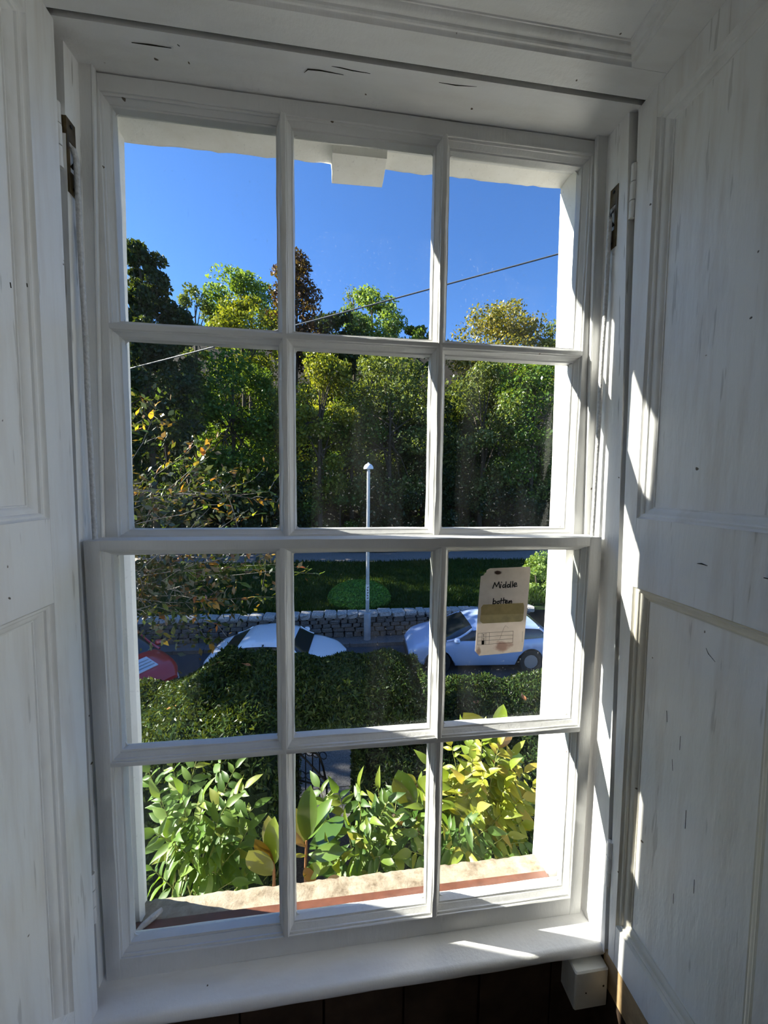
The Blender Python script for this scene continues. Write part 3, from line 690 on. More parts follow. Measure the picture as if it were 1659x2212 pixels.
while x < 6.8:
    w = random.uniform(.26, .48)
    put(random.choice(caps), 'coping_stone', sw, (x + w / 2, WY + .12, GZ + .10 + .74 + random.uniform(-.01, .02)), (w * .95, .42, random.uniform(.11, .17)), random.uniform(-.05, .05)); x += w

# ---- street lamp
lb = at(793, 1388, 11.28); lp = tag(empty('street_lamp', (lb.x, 11.28, GZ + .10)), 'slim grey street lamp post with white dome head by the stone wall', 'street lamp')
M['galv'] = simple('galvanised_steel', (0.42, 0.44, 0.46), 0.45, 0.5, 0.35, 0.12, 8)
ltop = at(795, 1012, 11.28).z; z0 = GZ + .10; sleeve = at(793, 1324, 11.28).z
MB().lathe([(0, z0 - .02), (.115, z0 - .02), (.115, sleeve - .06), (.105, sleeve), (.062, sleeve + .02), (0, sleeve + .02)], (lb.x, 11.28, 0), 14).build('base_sleeve', M['galv'], lp, 40)
MB().lathe([(0, sleeve), (.062, sleeve), (.050, ltop), (0, ltop)], (lb.x, 11.28, 0), 12).build('pole', M['galv'], lp, 40)
M['dome'] = simple('white_dome', (0.72, 0.75, 0.80), 0.35, 0.5)
prof = [(0, ltop - .03), (.07, ltop - .03), (.155, ltop - .02)] + [(.16 * math.cos(q), ltop + .0 + .16 * math.sin(q)) for q in [math.pi / 2 * i / 6 for i in range(6)]] + [(.03, ltop + .165), (.025, ltop + .19), (0, ltop + .19)]
MB().lathe(prof, (lb.x, 11.28, 0), 18).build('lamp_head', M['dome'], lp, 40)
zs0, zs1 = at(793, 1296, 11.28).z, at(793, 1262, 11.28).z
st_ = MB().lathe([(.061, zs0), (.0615, zs0), (.0615, zs1), (.061, zs1)], (lb.x, 11.28, 0), 12).build('number_sticker', simple('white_sticker', (0.7, 0.7, 0.68), 0.6), lp)
mb = MB()
for k in range(5):
    z = zs0 + (zs1 - zs0) * (.12 + k * .17); mb.box(lb.x - .026, lb.x + .026, 11.28 - .068, 11.28 - .060, z, z + .022); mb.box(lb.x - (.026 if k % 2 else -.010), lb.x - (.010 if k % 2 else -.026), 11.28 - .068, 11.28 - .060, z, z + .05)
mb.build('sticker_figures', ink, st_)['kind'] = 'stuff'

# ---- overhead cable
ca, cb = at(150, 829, 21.0), at(1300, 523, 7.5)
pts = [ca.lerp(cb, t / 24) + Vector((0, 0, -.06 * math.sin(math.pi * t / 24))) for t in range(25)]
tag(MB().tube(pts, [.030 - .012 * i / 24 for i in range(25)], 6).build('overhead_cable', simple('cable_sheath', (0.07, 0.075, 0.085), 0.55)), 'grey overhead cable running across the sky and the trees', 'cable')

# ================================================================== CARS
M['tyre'] = simple('tyre', (0.015, 0.015, 0.016), 0.8); M['alloy'] = simple('alloy', (0.45, 0.46, 0.48), 0.35, 0.5, 0.7)
def glossy(name, col, rough=0.12):
    mt, n, o = newmat(name); p = principled(n, o, col, 0.35, 0.5); p.inputs['Coat Weight'].default_value = 1.0; p.inputs['Coat Roughness'].default_value = rough; return mt
M['carglass'] = glossy('dark_car_glass', (0.012, 0.014, 0.016), 0.03)
M['trimblack'] = simple('black_plastic', (0.02, 0.02, 0.022), 0.55)
def interp(xs, tbl):
    return np.interp(xs, [a for a, _ in tbl], [b for _, b in tbl])
def smooth_interp(xs, tbl, it=2):
    f = interp(np.linspace(0, 1, 201), tbl)
    for _ in range(it * 6): f[1:-1] = (f[:-2] + f[1:-1] * 2 + f[2:]) / 4
    return np.interp(xs, np.linspace(0, 1, 201), f)
def make_car(label, loc, rz, L, Wd, belt, roof, color, wheelr=.32, plate=False, patch=False, gh=None):
    """front at +X. belt: shoulder/bonnet line (t along the car from tail 0 to nose 1, height); roof: roof line; gh: (t0,t1) span of the cabin"""
    root = tag(empty('car', loc), label, 'car', 'cars parked in the road'); root.rotation_euler = (0, 0, rz)
    body = glossy('car_paint', color)
    def ch(name, mb, mat, par=root, sm=35):
        o = link(name, mb.mesh(name, mat, sm), None); o.parent = par; return o
    n = 41; t = np.linspace(0, 1, n); bz = smooth_interp(t, belt); rzv = smooth_interp(t, roof)
    half = Wd / 2 * np.clip(1 - np.abs(2 * t - 1) ** 5 * .28, 0, 1); ends = 1 - .12 * np.clip((np.abs(2 * t - 1) - .9) / .1, 0, 1)
    bot = .22 + .10 * np.clip((np.abs(2 * t - 1) - .82) / .18, 0, 1)
    X = (t - .5) * L; wa = [L * -.30, L * .31]
    mb = MB(); vs = []; prof = [(0.0, 1.02), (.45, 1.015), (.78, .99), (.92, .94), (.985, .84), (1.0, .62), (.985, .34), (.95, .10), (.90, 0.0)]
    full = [(u, v) for u, v in prof[::-1]] + [(-u, v) for u, v in prof[1:]]
    k = len(full)
    for i in range(n):
        for u, v in full:
            z = bot[i] + (bz[i] - bot[i]) * v; y = u * half[i] * (ends[i])
            if v < .7:   # wheel arches
                for wx in wa:
                    d = abs(X[i] - wx); R_ = wheelr * 1.15
                    if d < R_: z = max(z, wheelr + math.sqrt(R_ * R_ - d * d) * .98 if abs(u) > .8 else z)
            vs.append((X[i], y, min(z, bz[i] * 1.02)))
    fs = [(i * k + j, i * k + j + 1, (i + 1) * k + j + 1, (i + 1) * k + j) for i in range(n - 1) for j in range(k - 1)]
    fs += [tuple(range(k)), tuple((n - 1) * k + j for j in range(k - 1, -1, -1))] + [(i * k, (i + 1) * k, (i + 1) * k + k - 1, i * k + k - 1) for i in range(n - 1)]
    mb.add(vs, fs); bo = ch('body', mb, body)
    # cabin glass and the painted roof over it
    t0, t1 = gh; m_ = 29; tt = np.linspace(t0, t1, m_); gz = smooth_interp(tt, roof); b2 = smooth_interp(tt, belt) - .03
    hw = np.interp(tt, t, half); vs = []; sec = [(.93, 0), (.90, .35), (.83, .72), (.74, .93), (.55, 1.0), (.25, 1.02), (0, 1.025)]
    fullg = sec + [(-u, v) for u, v in sec[-2::-1]]; kg = len(fullg)
    for i in range(m_):
        for u, v in fullg: vs.append(((tt[i] - .5) * L, u * hw[i], b2[i] + max(gz[i] - b2[i], .0) * v))
    fs = [(i * kg + j, i * kg + j + 1, (i + 1) * kg + j + 1, (i + 1) * kg + j) for i in range(m_ - 1) for j in range(kg - 1)]
    mb = MB(); mb.add(vs, fs); ch('windows', mb, M['carglass'])
    zmax = gz.max(); sel = [i for i in range(m_) if gz[i] > zmax - .115]
    vs = []; idx = [j for j in range(kg) if abs(fullg[j][0]) <= .84 and fullg[j][1] > .7]; kr = len(idx)
    for i in sel:
        for j in idx:
            u, v = fullg[j]; vs.append(((tt[i] - .5) * L, u * hw[i] * 1.012, b2[i] + (gz[i] - b2[i]) * v + .012))
    fs = [(i * kr + j, i * kr + j + 1, (i + 1) * kr + j + 1, (i + 1) * kr + j) for i in range(len(sel) - 1) for j in range(kr - 1)]
    mb = MB(); mb.add(vs, fs); ch('roof', mb, body)
    def glass_pt(tq, u, v, out=.012):
        b = float(smooth_interp(tq, belt)) - .03; g = float(smooth_interp(tq, roof)); h = float(np.interp(tq, t, half))
        return Vector(((tq - .5) * L, u * h * 1.01, b + max(g - b, 0) * v + out * .6))
    ts, te = tt[sel[0]], tt[sel[-1]]
    for s in (-1, 1):
        for a_, b_, nm in ((t1 - .01, te, 'front_pillar'), (t0 + .01, ts, 'rear_pillar')):
            mb = MB(); mb.tube([glass_pt(a_ + (b_ - a_) * q, s * (.93 - .14 * q ** 2), .0 + .86 * q ** 1.0 if q > 0 else 0) for q in (0, .25, .5, .75, 1)], [.030] * 5 if nm[0] == 'f' else [.05, .045, .04, .035, .03], 6); ch(nm, mb, body)
        tm = (ts + te) / 2 - .01; mb = MB(); mb.tube([glass_pt(tm, s * .93, 0), glass_pt(tm, s * .88, .5), glass_pt(tm, s * .80, .85)], .028, 5); ch('door_pillar', mb, M['trimblack'])
        mb = MB(); c = glass_pt(t1 - .07, s * 1.02, .12); mb.lathe([(0, -.07), (.07, -.05), (.09, 0), (.07, .06), (0, .075)], c + Vector((0, s * .06, .03)), 10); ch('wing_mirror', mb, body)
        hl = MB(); zc = float(bz[-2]) - .14; xe = L / 2
        hl.hexa([(xe - .42, s * Wd * .44, zc - .05), (xe - .03, s * Wd * .36, zc - .08), (xe + .0, s * Wd * .27, zc - .07), (xe - .2, s * Wd * .25, zc - .05),
                 (xe - .40, s * Wd * .43, zc + .09), (xe - .06, s * Wd * .35, zc + .06), (xe - .05, s * Wd * .26, zc + .05), (xe - .2, s * Wd * .25, zc + .07)])
        ch('headlight', hl, simple('headlight', (0.6, 0.65, 0.7), 0.15, 0.6), root, None)
        for wx in wa:
            mb = MB(); vs = []; pf = [(0, .06), (wheelr * .62, .07), (wheelr * .66, .10), (wheelr * .96, .10), (wheelr, .06), (wheelr, -.10), (wheelr * .6, -.11)]
            yc = s * (Wd / 2 - .11); kk = len(pf)
            for i in range(20):
                q = 2 * math.pi * i / 20
                for r, w in pf: vs.append((wx + r * math.cos(q), yc + s * w, wheelr + r * math.sin(q)))
            fs = [(i * kk + j, ((i + 1) % 20) * kk + j, ((i + 1) % 20) * kk + j + 1, i * kk + j + 1) for i in range(20) for j in range(kk - 1)]
            mb.add(vs, fs); wo = ch('wheel', mb, M['tyre'])
            mb = MB(); mb.lathe([(0, 0), (wheelr * .6, 0)], (0, 0, 0), 12); hub = [Vector((wx + v[0], yc + s * .085, wheelr + v[1])) for v in mb.v]; m2 = MB(); m2.add(hub, mb.f); ch('hubcap', m2, M['alloy'], wo, None)
    # bumper band and plate
    mb = MB(); mb.hexa([(L / 2 - .10, -Wd * .40, .24), (L / 2 - .10, Wd * .40, .24), (L / 2 + .02, Wd * .30, .24), (L / 2 + .02, -Wd * .30, .24),
                        (L / 2 - .10, -Wd * .40, .46), (L / 2 - .10, Wd * .40, .46), (L / 2 + .02, Wd * .30, .46), (L / 2 + .02, -Wd * .30, .46)]); ch('bumper', mb, M['trimblack'], root, None)
    if plate:
        mb = MB(); mb.box(L / 2 + .02, L / 2 + .035, -.26, .26, .33, .44); pl = ch('number_plate', mb, simple('white_plate', (0.75, 0.75, 0.75), 0.4), root, None)
        mb = MB()
        for q in range(6): mb.box(L / 2 + .034, L / 2 + .038, -.20 + q * .068, -.16 + q * .068, .355, .415)
        ch('plate_marks', mb, ink, pl, None)['kind'] = 'stuff'
    if patch:  # white rectangle on the bonnet with lines across it
        tq = .80; xq = (tq - .5) * L; zq = float(smooth_interp(tq, belt)); zq2 = float(smooth_interp(tq + .11, belt))
        mb = MB(); mb.hexa([(xq, -.46, zq * 1.015), (xq + .11 * L, -.46, zq2 * 1.015), (xq + .11 * L, .30, zq2 * 1.02), (xq, .30, zq * 1.02)] + [(xq, -.46, zq * 1.015 + .02), (xq + .11 * L, -.46, zq2 * 1.015 + .02), (xq + .11 * L, .30, zq2 * 1.02 + .02), (xq, .30, zq * 1.02 + .02)])
        sh_ = ch('white_patch', mb, simple('white_patch', (0.62, 0.64, 0.68), 0.5), root, None)
        mb = MB()
        for q in (.3, .55, .8): mb.box(xq + .11 * L * q - .012, xq + .11 * L * q + .012, -.42, .26, zq + (zq2 - zq) * q + .02, zq + (zq2 - zq) * q + .048)
        ch('patch_lines', mb, M['alloy'], sh_, None)['kind'] = 'stuff'
    return root
coupe_b = [(0, .66), (.03, .80), (.10, .88), (.20, .90), (.5, .88), (.66, .88), (.80, .82), (.92, .70), (1, .50)]
coupe_r = [(0, .66), (.10, .88), (.16, .96), (.30, 1.20), (.42, 1.23), (.52, 1.22), (.62, 1.14), (.72, .90), (1, .5)]
suv_b = [(0, .80), (.03, .98), (.12, 1.02), (.5, .98), (.66, .98), (.74, .97), (.88, .88), (.96, .76), (1, .58)]
suv_r = [(0, .80), (.03, 1.02), (.10, 1.25), (.18, 1.31), (.35, 1.38), (.50, 1.37), (.60, 1.26), (.72, 1.04), (.78, .95), (1, .5)]
hat_b = [(0, .80), (.05, .95), (.5, .95), (.68, .95), (.80, .90), (.92, .78), (1, .55)]
hat_r = [(0, .80), (.04, 1.0), (.12, 1.35), (.3, 1.45), (.5, 1.43), (.60, 1.28), (.72, .95), (1, .5)]
XC = lambda px, py, y: at(px, py, y).x
make_car('white low coupe parked behind the dark hedge, nose towards the lamp post', (XC(603, 1380, 9.4), 9.4, GZ), math.radians(-4), 3.62, 1.74, coupe_b, coupe_r, (0.80, 0.82, 0.86), .31, gh=(.12, .74))
make_car('pale silver hatchback with sky blue painted in, parked behind the paper tag', (XC(1030, 1380, 9.75), 9.75, GZ), math.radians(176), 4.30, 1.80, suv_b, suv_r, (0.38, 0.49, 0.72), .33, gh=(.03, .77))  # bluish sky reflection is put into the body colour
make_car('red car with a white sheet on its bonnet at the left edge of the view', (XC(362, 1440, 8.2) - 1.95, 9.2, GZ), math.radians(-30), 3.9, 1.70, hat_b, hat_r, (0.45, 0.02, 0.02), .31, plate=True, patch=True, gh=(.04, .76))
# ================================================================== PLANTS: TREES
def blob_points(c, r, n, shell=0.55):
    d = RNG.normal(size=(n, 3)); d /= np.linalg.norm(d, axis=1)[:, None]
    k = shell + (1 - shell) * RNG.uniform(0, 1, (n, 1)) ** 0.6
    return np.asarray(c) + d * k * np.asarray(r), d
bark = simple('bark', (0.075, 0.06, 0.045), 0.9, 0.1, 0, 0.4, 12, 0.6)
bark_pale = simple('grey_bark', (0.20, 0.185, 0.165), 0.85, 0.15, 0, 0.3, 30, 0.4)
G = {
 'dark': leafmat('leaf_dark', [(0, (0.012, 0.030, 0.010)), (0.6, (0.03, 0.065, 0.018)), (1, (0.06, 0.11, 0.03))], 0.3, 0.018, k=.66),
 'mid': leafmat('leaf_mid', [(0, (0.03, 0.07, 0.012)), (0.6, (0.075, 0.15, 0.022)), (1, (0.16, 0.26, 0.045))], 0.4, 0.018, k=1.0),
 'yellow': leafmat('leaf_yellow_green', [(0, (0.06, 0.09, 0.012)), (0.5, (0.17, 0.20, 0.022)), (1, (0.34, 0.31, 0.045))], 0.4, 0.018, k=1.0),
 'pale': leafmat('leaf_pale', [(0, (0.07, 0.13, 0.03)), (0.5, (0.17, 0.27, 0.06)), (1, (0.30, 0.40, 0.12))], 0.4, 0.018, k=1.0),
 'copper': leafmat('leaf_copper', [(0, (0.035, 0.018, 0.014)), (0.5, (0.12, 0.05, 0.032)), (1, (0.23, 0.11, 0.05))], 0.3, 0.018, k=.66),
 'ochre': leafmat('leaf_ochre', [(0, (0.06, 0.075, 0.014)), (0.5, (0.20, 0.18, 0.03)), (1, (0.36, 0.27, 0.06))], 0.35, 0.018, k=1.0),
 'olive': leafmat('leaf_olive', [(0, (0.035, 0.06, 0.016)), (0.5, (0.10, 0.14, 0.035)), (1, (0.22, 0.25, 0.08))], 0.35, 0.018, k=1.0),
}
def tree(name, label, px, pt, y, w, h, kind, n=9000, leaf=.26, nb=34, trunk=.22, group='trees in the park woods', dens=0.75, cat='tree', sink=.25, lean=0.0, branches=True):
    """px,pt: crown top seen in the photo; y depth; w crown width and h crown height in metres"""
    top = at(px, pt, y); gz = hill(top.x, y)
    root = tag(empty(name, (top.x, y, gz)), label, cat, group)
    cz = top.z - h / 2; C = np.array([top.x, y, cz]); R3 = np.array([w / 2, w / 2 * .9, h / 2])
    cen, dirs = blob_points(C, R3 * .88, nb, dens); cen = cen[np.argsort(cen[:, 2])]
    per = n // nb; pts = []; outs = []
    for c in cen:
        r = min(w, h) * RNG.uniform(.11, .21); k = int(per * RNG.uniform(.6, 1.4))
        p, d = blob_points(c, (r * 1.15, r * 1.15, r * .8), k, .35); pts.append(p); outs.append(d)
    pts = np.concatenate(pts); outs = np.concatenate(outs)
    o = link('foliage', quads_mesh('foliage', leaf_quads(pts - np.array(root.location), leaf, .5, .4, .6, outs), G[kind] if isinstance(kind, str) else kind), root, loc=(0, 0, 0)); o['kind'] = 'stuff'
    base = Vector((top.x, y, gz - .2)); fork = Vector((top.x + lean, y, max(gz + 1.2, cz - h * .28)))
    mb = MB(); mb.tube([base, base.lerp(fork, .5) + Vector((random.uniform(-.15, .15), 0, 0)), fork, Vector((top.x + lean, y, cz + h * .25))], [trunk, trunk * .8, trunk * .65, trunk * .15], 7)
    mb.build('trunk', bark, root, 60)
    if branches:
        mb = MB()
        for c in cen[::2]:
            c = Vector(c); s_ = fork.lerp(Vector((top.x + lean, y, cz + h * .2)), random.uniform(0, .8))
            mid = s_.lerp(c, .5) + Vector((0, 0, .12 * (c - s_).length)); mb.tube([s_, mid, c], [trunk * .32, trunk * .2, trunk * .06], 5)
        b_ = mb.build('branches', bark, root); b_['kind'] = 'stuff'
    return root
SKY = [  # treetops against the sky
 ('evergreen_tree', 'dark blue green evergreen tree with a spiky top at the left window edge', 308, 498, 25.0, 3.2, 12.0, 'dark', 9000, .28, 30),
 ('evergreen_tree', 'dark rounded evergreen tree beside the spiky evergreen', 345, 598, 26.0, 4.2, 10.0, 'dark', 9000, .28, 30),
 ('slender_tree', 'slender thin leaved tree standing against the sky near the left panes', 420, 612, 40.0, 3.4, 8.0, 'olive', 2600, .30, 20),
 ('ash_tree', 'pale green airy tree rising left of the copper coloured tree', 520, 580, 42.0, 7.6, 9.5, 'pale', 8000, .34, 30),
 ('maple_tree', 'golden green tree below the pale airy tree', 540, 628, 34.0, 6.0, 9.0, 'yellow', 9000, .30, 30),
 ('copper_tree', 'reddish brown tree with a narrow crown behind the glazing bar', 640, 548, 38.0, 5.6, 12.0, 'copper', 12000, .32, 46),
 ('bare_tree', 'nearly leafless twiggy tree above the dark trees in the middle', 765, 618, 44.0, 3.4, 5.0, 'olive', 420, .26, 26),
 ('lime_tree', 'bright yellow green tree in the middle top pane', 805, 620, 40.0, 6.2, 9.0, 'pale', 11000, .34, 46),
 ('holly_tree', 'dark green low tree under the bright one in the middle top pane', 725, 668, 36.0, 5.6, 7.0, 'dark', 8000, .30, 26),
 ('thorn_tree', 'small green tree next to the right glazing bar of the middle top pane', 905, 692, 38.0, 4.0, 6.0, 'mid', 6000, .30, 22),
 ('oak_tree', 'broad ochre green tree topping the skyline in the right pane', 1090, 664, 36.0, 10.0, 11.0, 'ochre', 18000, .32, 64),
 ('oak_tree', 'olive green tree cut by the right stucco reveal', 1215, 690, 40.0, 5.0, 9.0, 'olive', 6000, .32, 24),
]
for a in SKY: tree(*a)
MID = [  # belt of trees below the skyline
 ('yew_tree', 'very dark yew with hanging sprays at the left of the middle panes', 320, 700, 23.5, 5.5, 10.0, 'dark', 11000, .24, 36),
 ('hazel_tree', 'green tree lit from the left in the left middle pane', 500, 742, 26.5, 7.0, 11.0, 'mid', 15000, .24, 44),
 ('young_maple', 'maple with a yellow top and dark bare stems in the centre pane', 690, 752, 25.5, 5.4, 11.0, 'yellow', 10000, .24, 36),
 ('sycamore_tree', 'grey green sycamore right of the lamp post', 845, 752, 26.0, 7.4, 11.5, 'olive', 15000, .24, 44),
 ('ivy_tree', 'tall ivy covered tree in the right middle pane', 1050, 760, 26.0, 6.6, 12.0, 'olive', 15000, .24, 44),
 ('ivy_tree', 'second ivy covered tree close to the right reveal', 1160, 745, 24.5, 6.0, 12.0, 'mid', 12000, .24, 40),
 ('young_tree', 'dark leafy young tree between maple and sycamore', 760, 850, 27.5, 6.0, 9.0, 'mid', 11000, .24, 34),
 ('young_tree', 'dark leafy young tree behind the left glazing bar', 600, 850, 27.5, 6.0, 9.0, 'mid', 11000, .24, 34),
 ('young_tree', 'dark leafy young tree at the far left under the yew', 400, 860, 27.0, 6.0, 9.0, 'mid', 10000, .24, 34),
 ('young_tree', 'dark leafy young tree between sycamore and ivy tree', 950, 850, 27.5, 6.5, 9.0, 'dark', 10000, .24, 34),
]
for a in MID: tree(*a)
# dark shrubs of the wood's edge
for i, (px, pt, y, w, h, kind, lab) in enumerate([
 (330, 1040, 24.6, 6.0, 4.2, 'dark', 'dark shrub at the wood edge behind the autumn leaved branches'),
 (480, 1050, 26.0, 6.0, 4.0, 'dark', 'dark shrub at the wood edge left of the first glazing bar'),
 (600, 1020, 25.2, 6.0, 4.6, 'dark', 'dark shrub at the wood edge behind the first glazing bar'),
 (735, 1045, 26.2, 6.0, 4.0, 'mid', 'dim green shrub at the wood edge left of the lamp head'),
 (860, 1030, 25.4, 6.0, 4.4, 'dark', 'dark shrub at the wood edge right of the lamp head'),
 (1000, 1040, 26.2, 6.0, 4.2, 'dark', 'dark shrub at the wood edge under the ivy tree'),
 (1130, 1030, 25.2, 6.0, 4.4, 'dark', 'dark shrub at the wood edge near the right reveal')]):
    tree('woodland_shrub', lab, px, pt, y, w, h, kind, 7000, .22, 26, .10, 'shrubs along the wood edge', .6, 'shrub', branches=False)
tree('garden_shrub', 'light green feathery shrub beside the right reveal above the stone wall', 1165, 1188, 14.6, 1.7, 2.6, G['pale'], 5000, .10, 26, .04, None, .6, 'shrub', branches=False)
# trees out of view on the sun side, whose shade dapples the lawn
for i, (x, y, w, h) in enumerate([(-15.5, 16.5, 9, 11), (-21, 21.5, 11, 15), (-15.8, 23.5, 8, 12), (-15, 12.3, 7.5, 10), (-26, 16.5, 11, 17)]):
    root = tag(empty('park_tree', (x, y, LZ)), ['broad park tree shading the lawn from the left', 'second broad park tree left of the lawn', 'park tree by the path left of the lawn', 'far park tree left of the lawn', 'tall park tree at the left wood edge'][i], 'tree', 'park trees left of the lawn')
    cen, _ = blob_points((0, 0, 3.2 + h / 2), (w / 2 * .8, w / 2 * .8, h / 2 * .85), 30, .5); pts = np.concatenate([blob_points(c, (1.6, 1.6, 1.3), 220, .3)[0] for c in cen])
    o = link('foliage', quads_mesh('foliage', leaf_quads(pts, .34, .4, .3, .6), G['mid']), root, loc=(0, 0, 0)); o['kind'] = 'stuff'
    mb = MB(); mb.tube([(0, 0, -.2), (0.1, 0, 3), (0, 0, 3 + h * .6)], [.3, .24, .08], 8); o = link('trunk', mb.mesh('trunk', bark), root, loc=(0, 0, 0))

# ---- clipped round bush on the lawn
bc = at(776, 1330, 13.3); bz0 = LZ
bush = tag(empty('clipped_bush', (bc.x, 13.3, bz0)), 'round clipped green bush behind the stone wall', 'bush')
rad = 1.22; hb = at(776, 1256, 13.3).z - bz0
th = RNG.uniform(0, 2 * np.pi, 26000); cz_ = RNG.uniform(0, 1, 26000); rr_ = np.sqrt(1 - cz_ ** 2.4)
d = np.stack([rr_ * np.cos(th), rr_ * np.sin(th), cz_], 1); p = d * np.array([rad, rad, hb]) * RNG.uniform(.93, 1.0, (26000, 1))
bm = leafmat('box_leaf', [(0, (0.02, 0.06, 0.01)), (0.6, (0.05, 0.13, 0.018)), (1, (0.12, 0.26, 0.035))], 0.25, 0.02, k=1.7)
o = link('foliage', quads_mesh('foliage', leaf_quads(p, .065, .3, -.3, .6, d, 1.5), bm), bush, loc=(0, 0, 0)); o['kind'] = 'stuff'
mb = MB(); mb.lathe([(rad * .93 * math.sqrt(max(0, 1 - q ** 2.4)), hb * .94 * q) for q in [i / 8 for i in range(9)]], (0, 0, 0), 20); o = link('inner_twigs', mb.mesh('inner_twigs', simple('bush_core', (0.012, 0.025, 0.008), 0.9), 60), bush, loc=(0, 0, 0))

# ================================================================== HEDGES
hm = leafmat('yew_leaf', [(0, (0.014, 0.032, 0.010)), (0.5, (0.035, 0.075, 0.018)), (0.85, (0.075, 0.13, 0.028)), (1, (0.14, 0.17, 0.04))], 0.25, 0.015, k=.62)
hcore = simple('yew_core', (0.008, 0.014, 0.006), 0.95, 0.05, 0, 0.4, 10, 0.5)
def hedge(label, x0, x1, y0, y1, ztop_fn, zbot, n, leaf=.05, rnd=.28, name='clipped_hedge'):
    """hedge block; ztop_fn(x,y) gives the rounded, uneven top"""
    root = tag(empty(name, ((x0 + x1) / 2, (y0 + y1) / 2, zbot)), label, 'hedge', 'clipped yew hedge around the front garden')
    def top(x, y):
        e = min(x - x0, x1 - x, y - y0, y1 - y); r = rnd * (1 - math.sqrt(max(0, 1 - min(1, max(0, 1 - e / rnd)) ** 2)))
        return ztop_fn(x, y) - r + .05 * math.sin(x * 5.1 + y * 2) * math.sin(y * 4.3) + .03 * math.sin(x * 11 + 1)
    nx, ny = 26, 16; mb = MB(); vs = []; loc = Vector(root.location)
    for j in range(ny + 1):
        for i in range(nx + 1):
            x = x0 + (x1 - x0) * i / nx; y = y0 + (y1 - y0) * j / ny; vs.append((x, y, top(x, y) - .04))
    fs = [(j * (nx + 1) + i, j * (nx + 1) + i + 1, (j + 1) * (nx + 1) + i + 1, (j + 1) * (nx + 1) + i) for j in range(ny) for i in range(nx)]
    rim = [j * (nx + 1) for j in range(ny, 0, -1)] + list(range(nx)) + [j * (nx + 1) + nx for j in range(ny)] + [ny * (nx + 1) + i for i in range(nx, 0, -1)]
    k = len(vs); vs += [(vs[i][0], vs[i][1], zbot) for i in rim]; m_ = len(rim)
    fs += [(rim[(i + 1) % m_], rim[i], k + i, k + (i + 1) % m_) for i in range(m_)] + [tuple(k + i for i in range(m_))]
    mb.add(vs, fs); mb.build('inner_twigs', hcore, root)
    X, Y_ = x1 - x0, y1 - y0; H = ztop_fn((x0 + x1) / 2, (y0 + y1) / 2) - zbot
    areas = np.array([X * Y_ * 1.6, X * H * 1.2, Y_ * H, Y_ * H]); cnt = (n * areas / areas.sum()).astype(int); P = []; O = []
    for _ in range(cnt[0]):
        x, y = random.uniform(x0, x1), random.uniform(y0, y1); P.append((x, y, top(x, y) + random.uniform(-.05, .04))); O.append((0, 0, 1))
    for _ in range(cnt[1]):
        x = random.uniform(x0, x1); P.append((x, y0 + random.uniform(-.04, .05) + .03 * math.sin(x * 6), random.uniform(zbot, top(x, y0 + .02)))); O.append((0, -1, 0))
    for s, c in ((x0, cnt[2]), (x1, cnt[3])):
        for _ in range(c):
            y = random.uniform(y0, y1); P.append((s + random.uniform(-.05, .05), y, random.uniform(zbot, top((x0 + x1) / 2, y)))); O.append((-1 if s == x0 else 1, 0, 0))
    P = np.array(P) - np.array(loc); O = np.array(O, float)
    o = link('foliage', quads_mesh('foliage', leaf_quads(P, leaf * 2.0, .2, .1, .30, O, .35), hm), root, loc=(0, 0, 0)); o['kind'] = 'stuff'
    return root, top
xL0, xL1 = at(200, 1500, 4.4).x - .8, at(618, 1600, 3.7).x
HP = [at(px, py, 4.75) for px, py in ((200, 1505), (305, 1490), (400, 1470), (450, 1432), (500, 1415), (620, 1408))]; HX = [p.x for p in HP]; HZ = [p.z + .03 for p in HP]
hl_, topL = hedge('sunlit bulging yew hedge in the lower left panes', xL0, xL1, 2.5, 5.0, lambda x, y: float(np.interp(x, HX, HZ)) + .04 * (4.9 - y), GZ + .02, 72000, .034)
xr0, xr1 = at(775, 1680, 3.6).x, at(1250, 1500, 4.4).x + 1.0
zr2 = at(1060, 1452, 4.9).z
hr_, topR = hedge('sunlit yew hedge below the parked silver car', xr0, xr1, 2.7, 5.0, lambda x, y: zr2 + .03 * math.sin(x * 2) + .02 * (4.9 - y), GZ + .02, 72000, .034)
ha_, topA = hedge('dark yew arch grown over the garden gate', xL1 - .55, xr0 + .80, 3.3, 4.5, lambda x, y: at(700, 1408, 4.4).z, at(700, 1606, 3.3).z, 46000, .034, .34)
# dry leaves fallen on the hedge
dl = simple('dry_leaf', (0.36, 0.15, 0.06), 0.8, 0.2, 0, 0.3, 30)
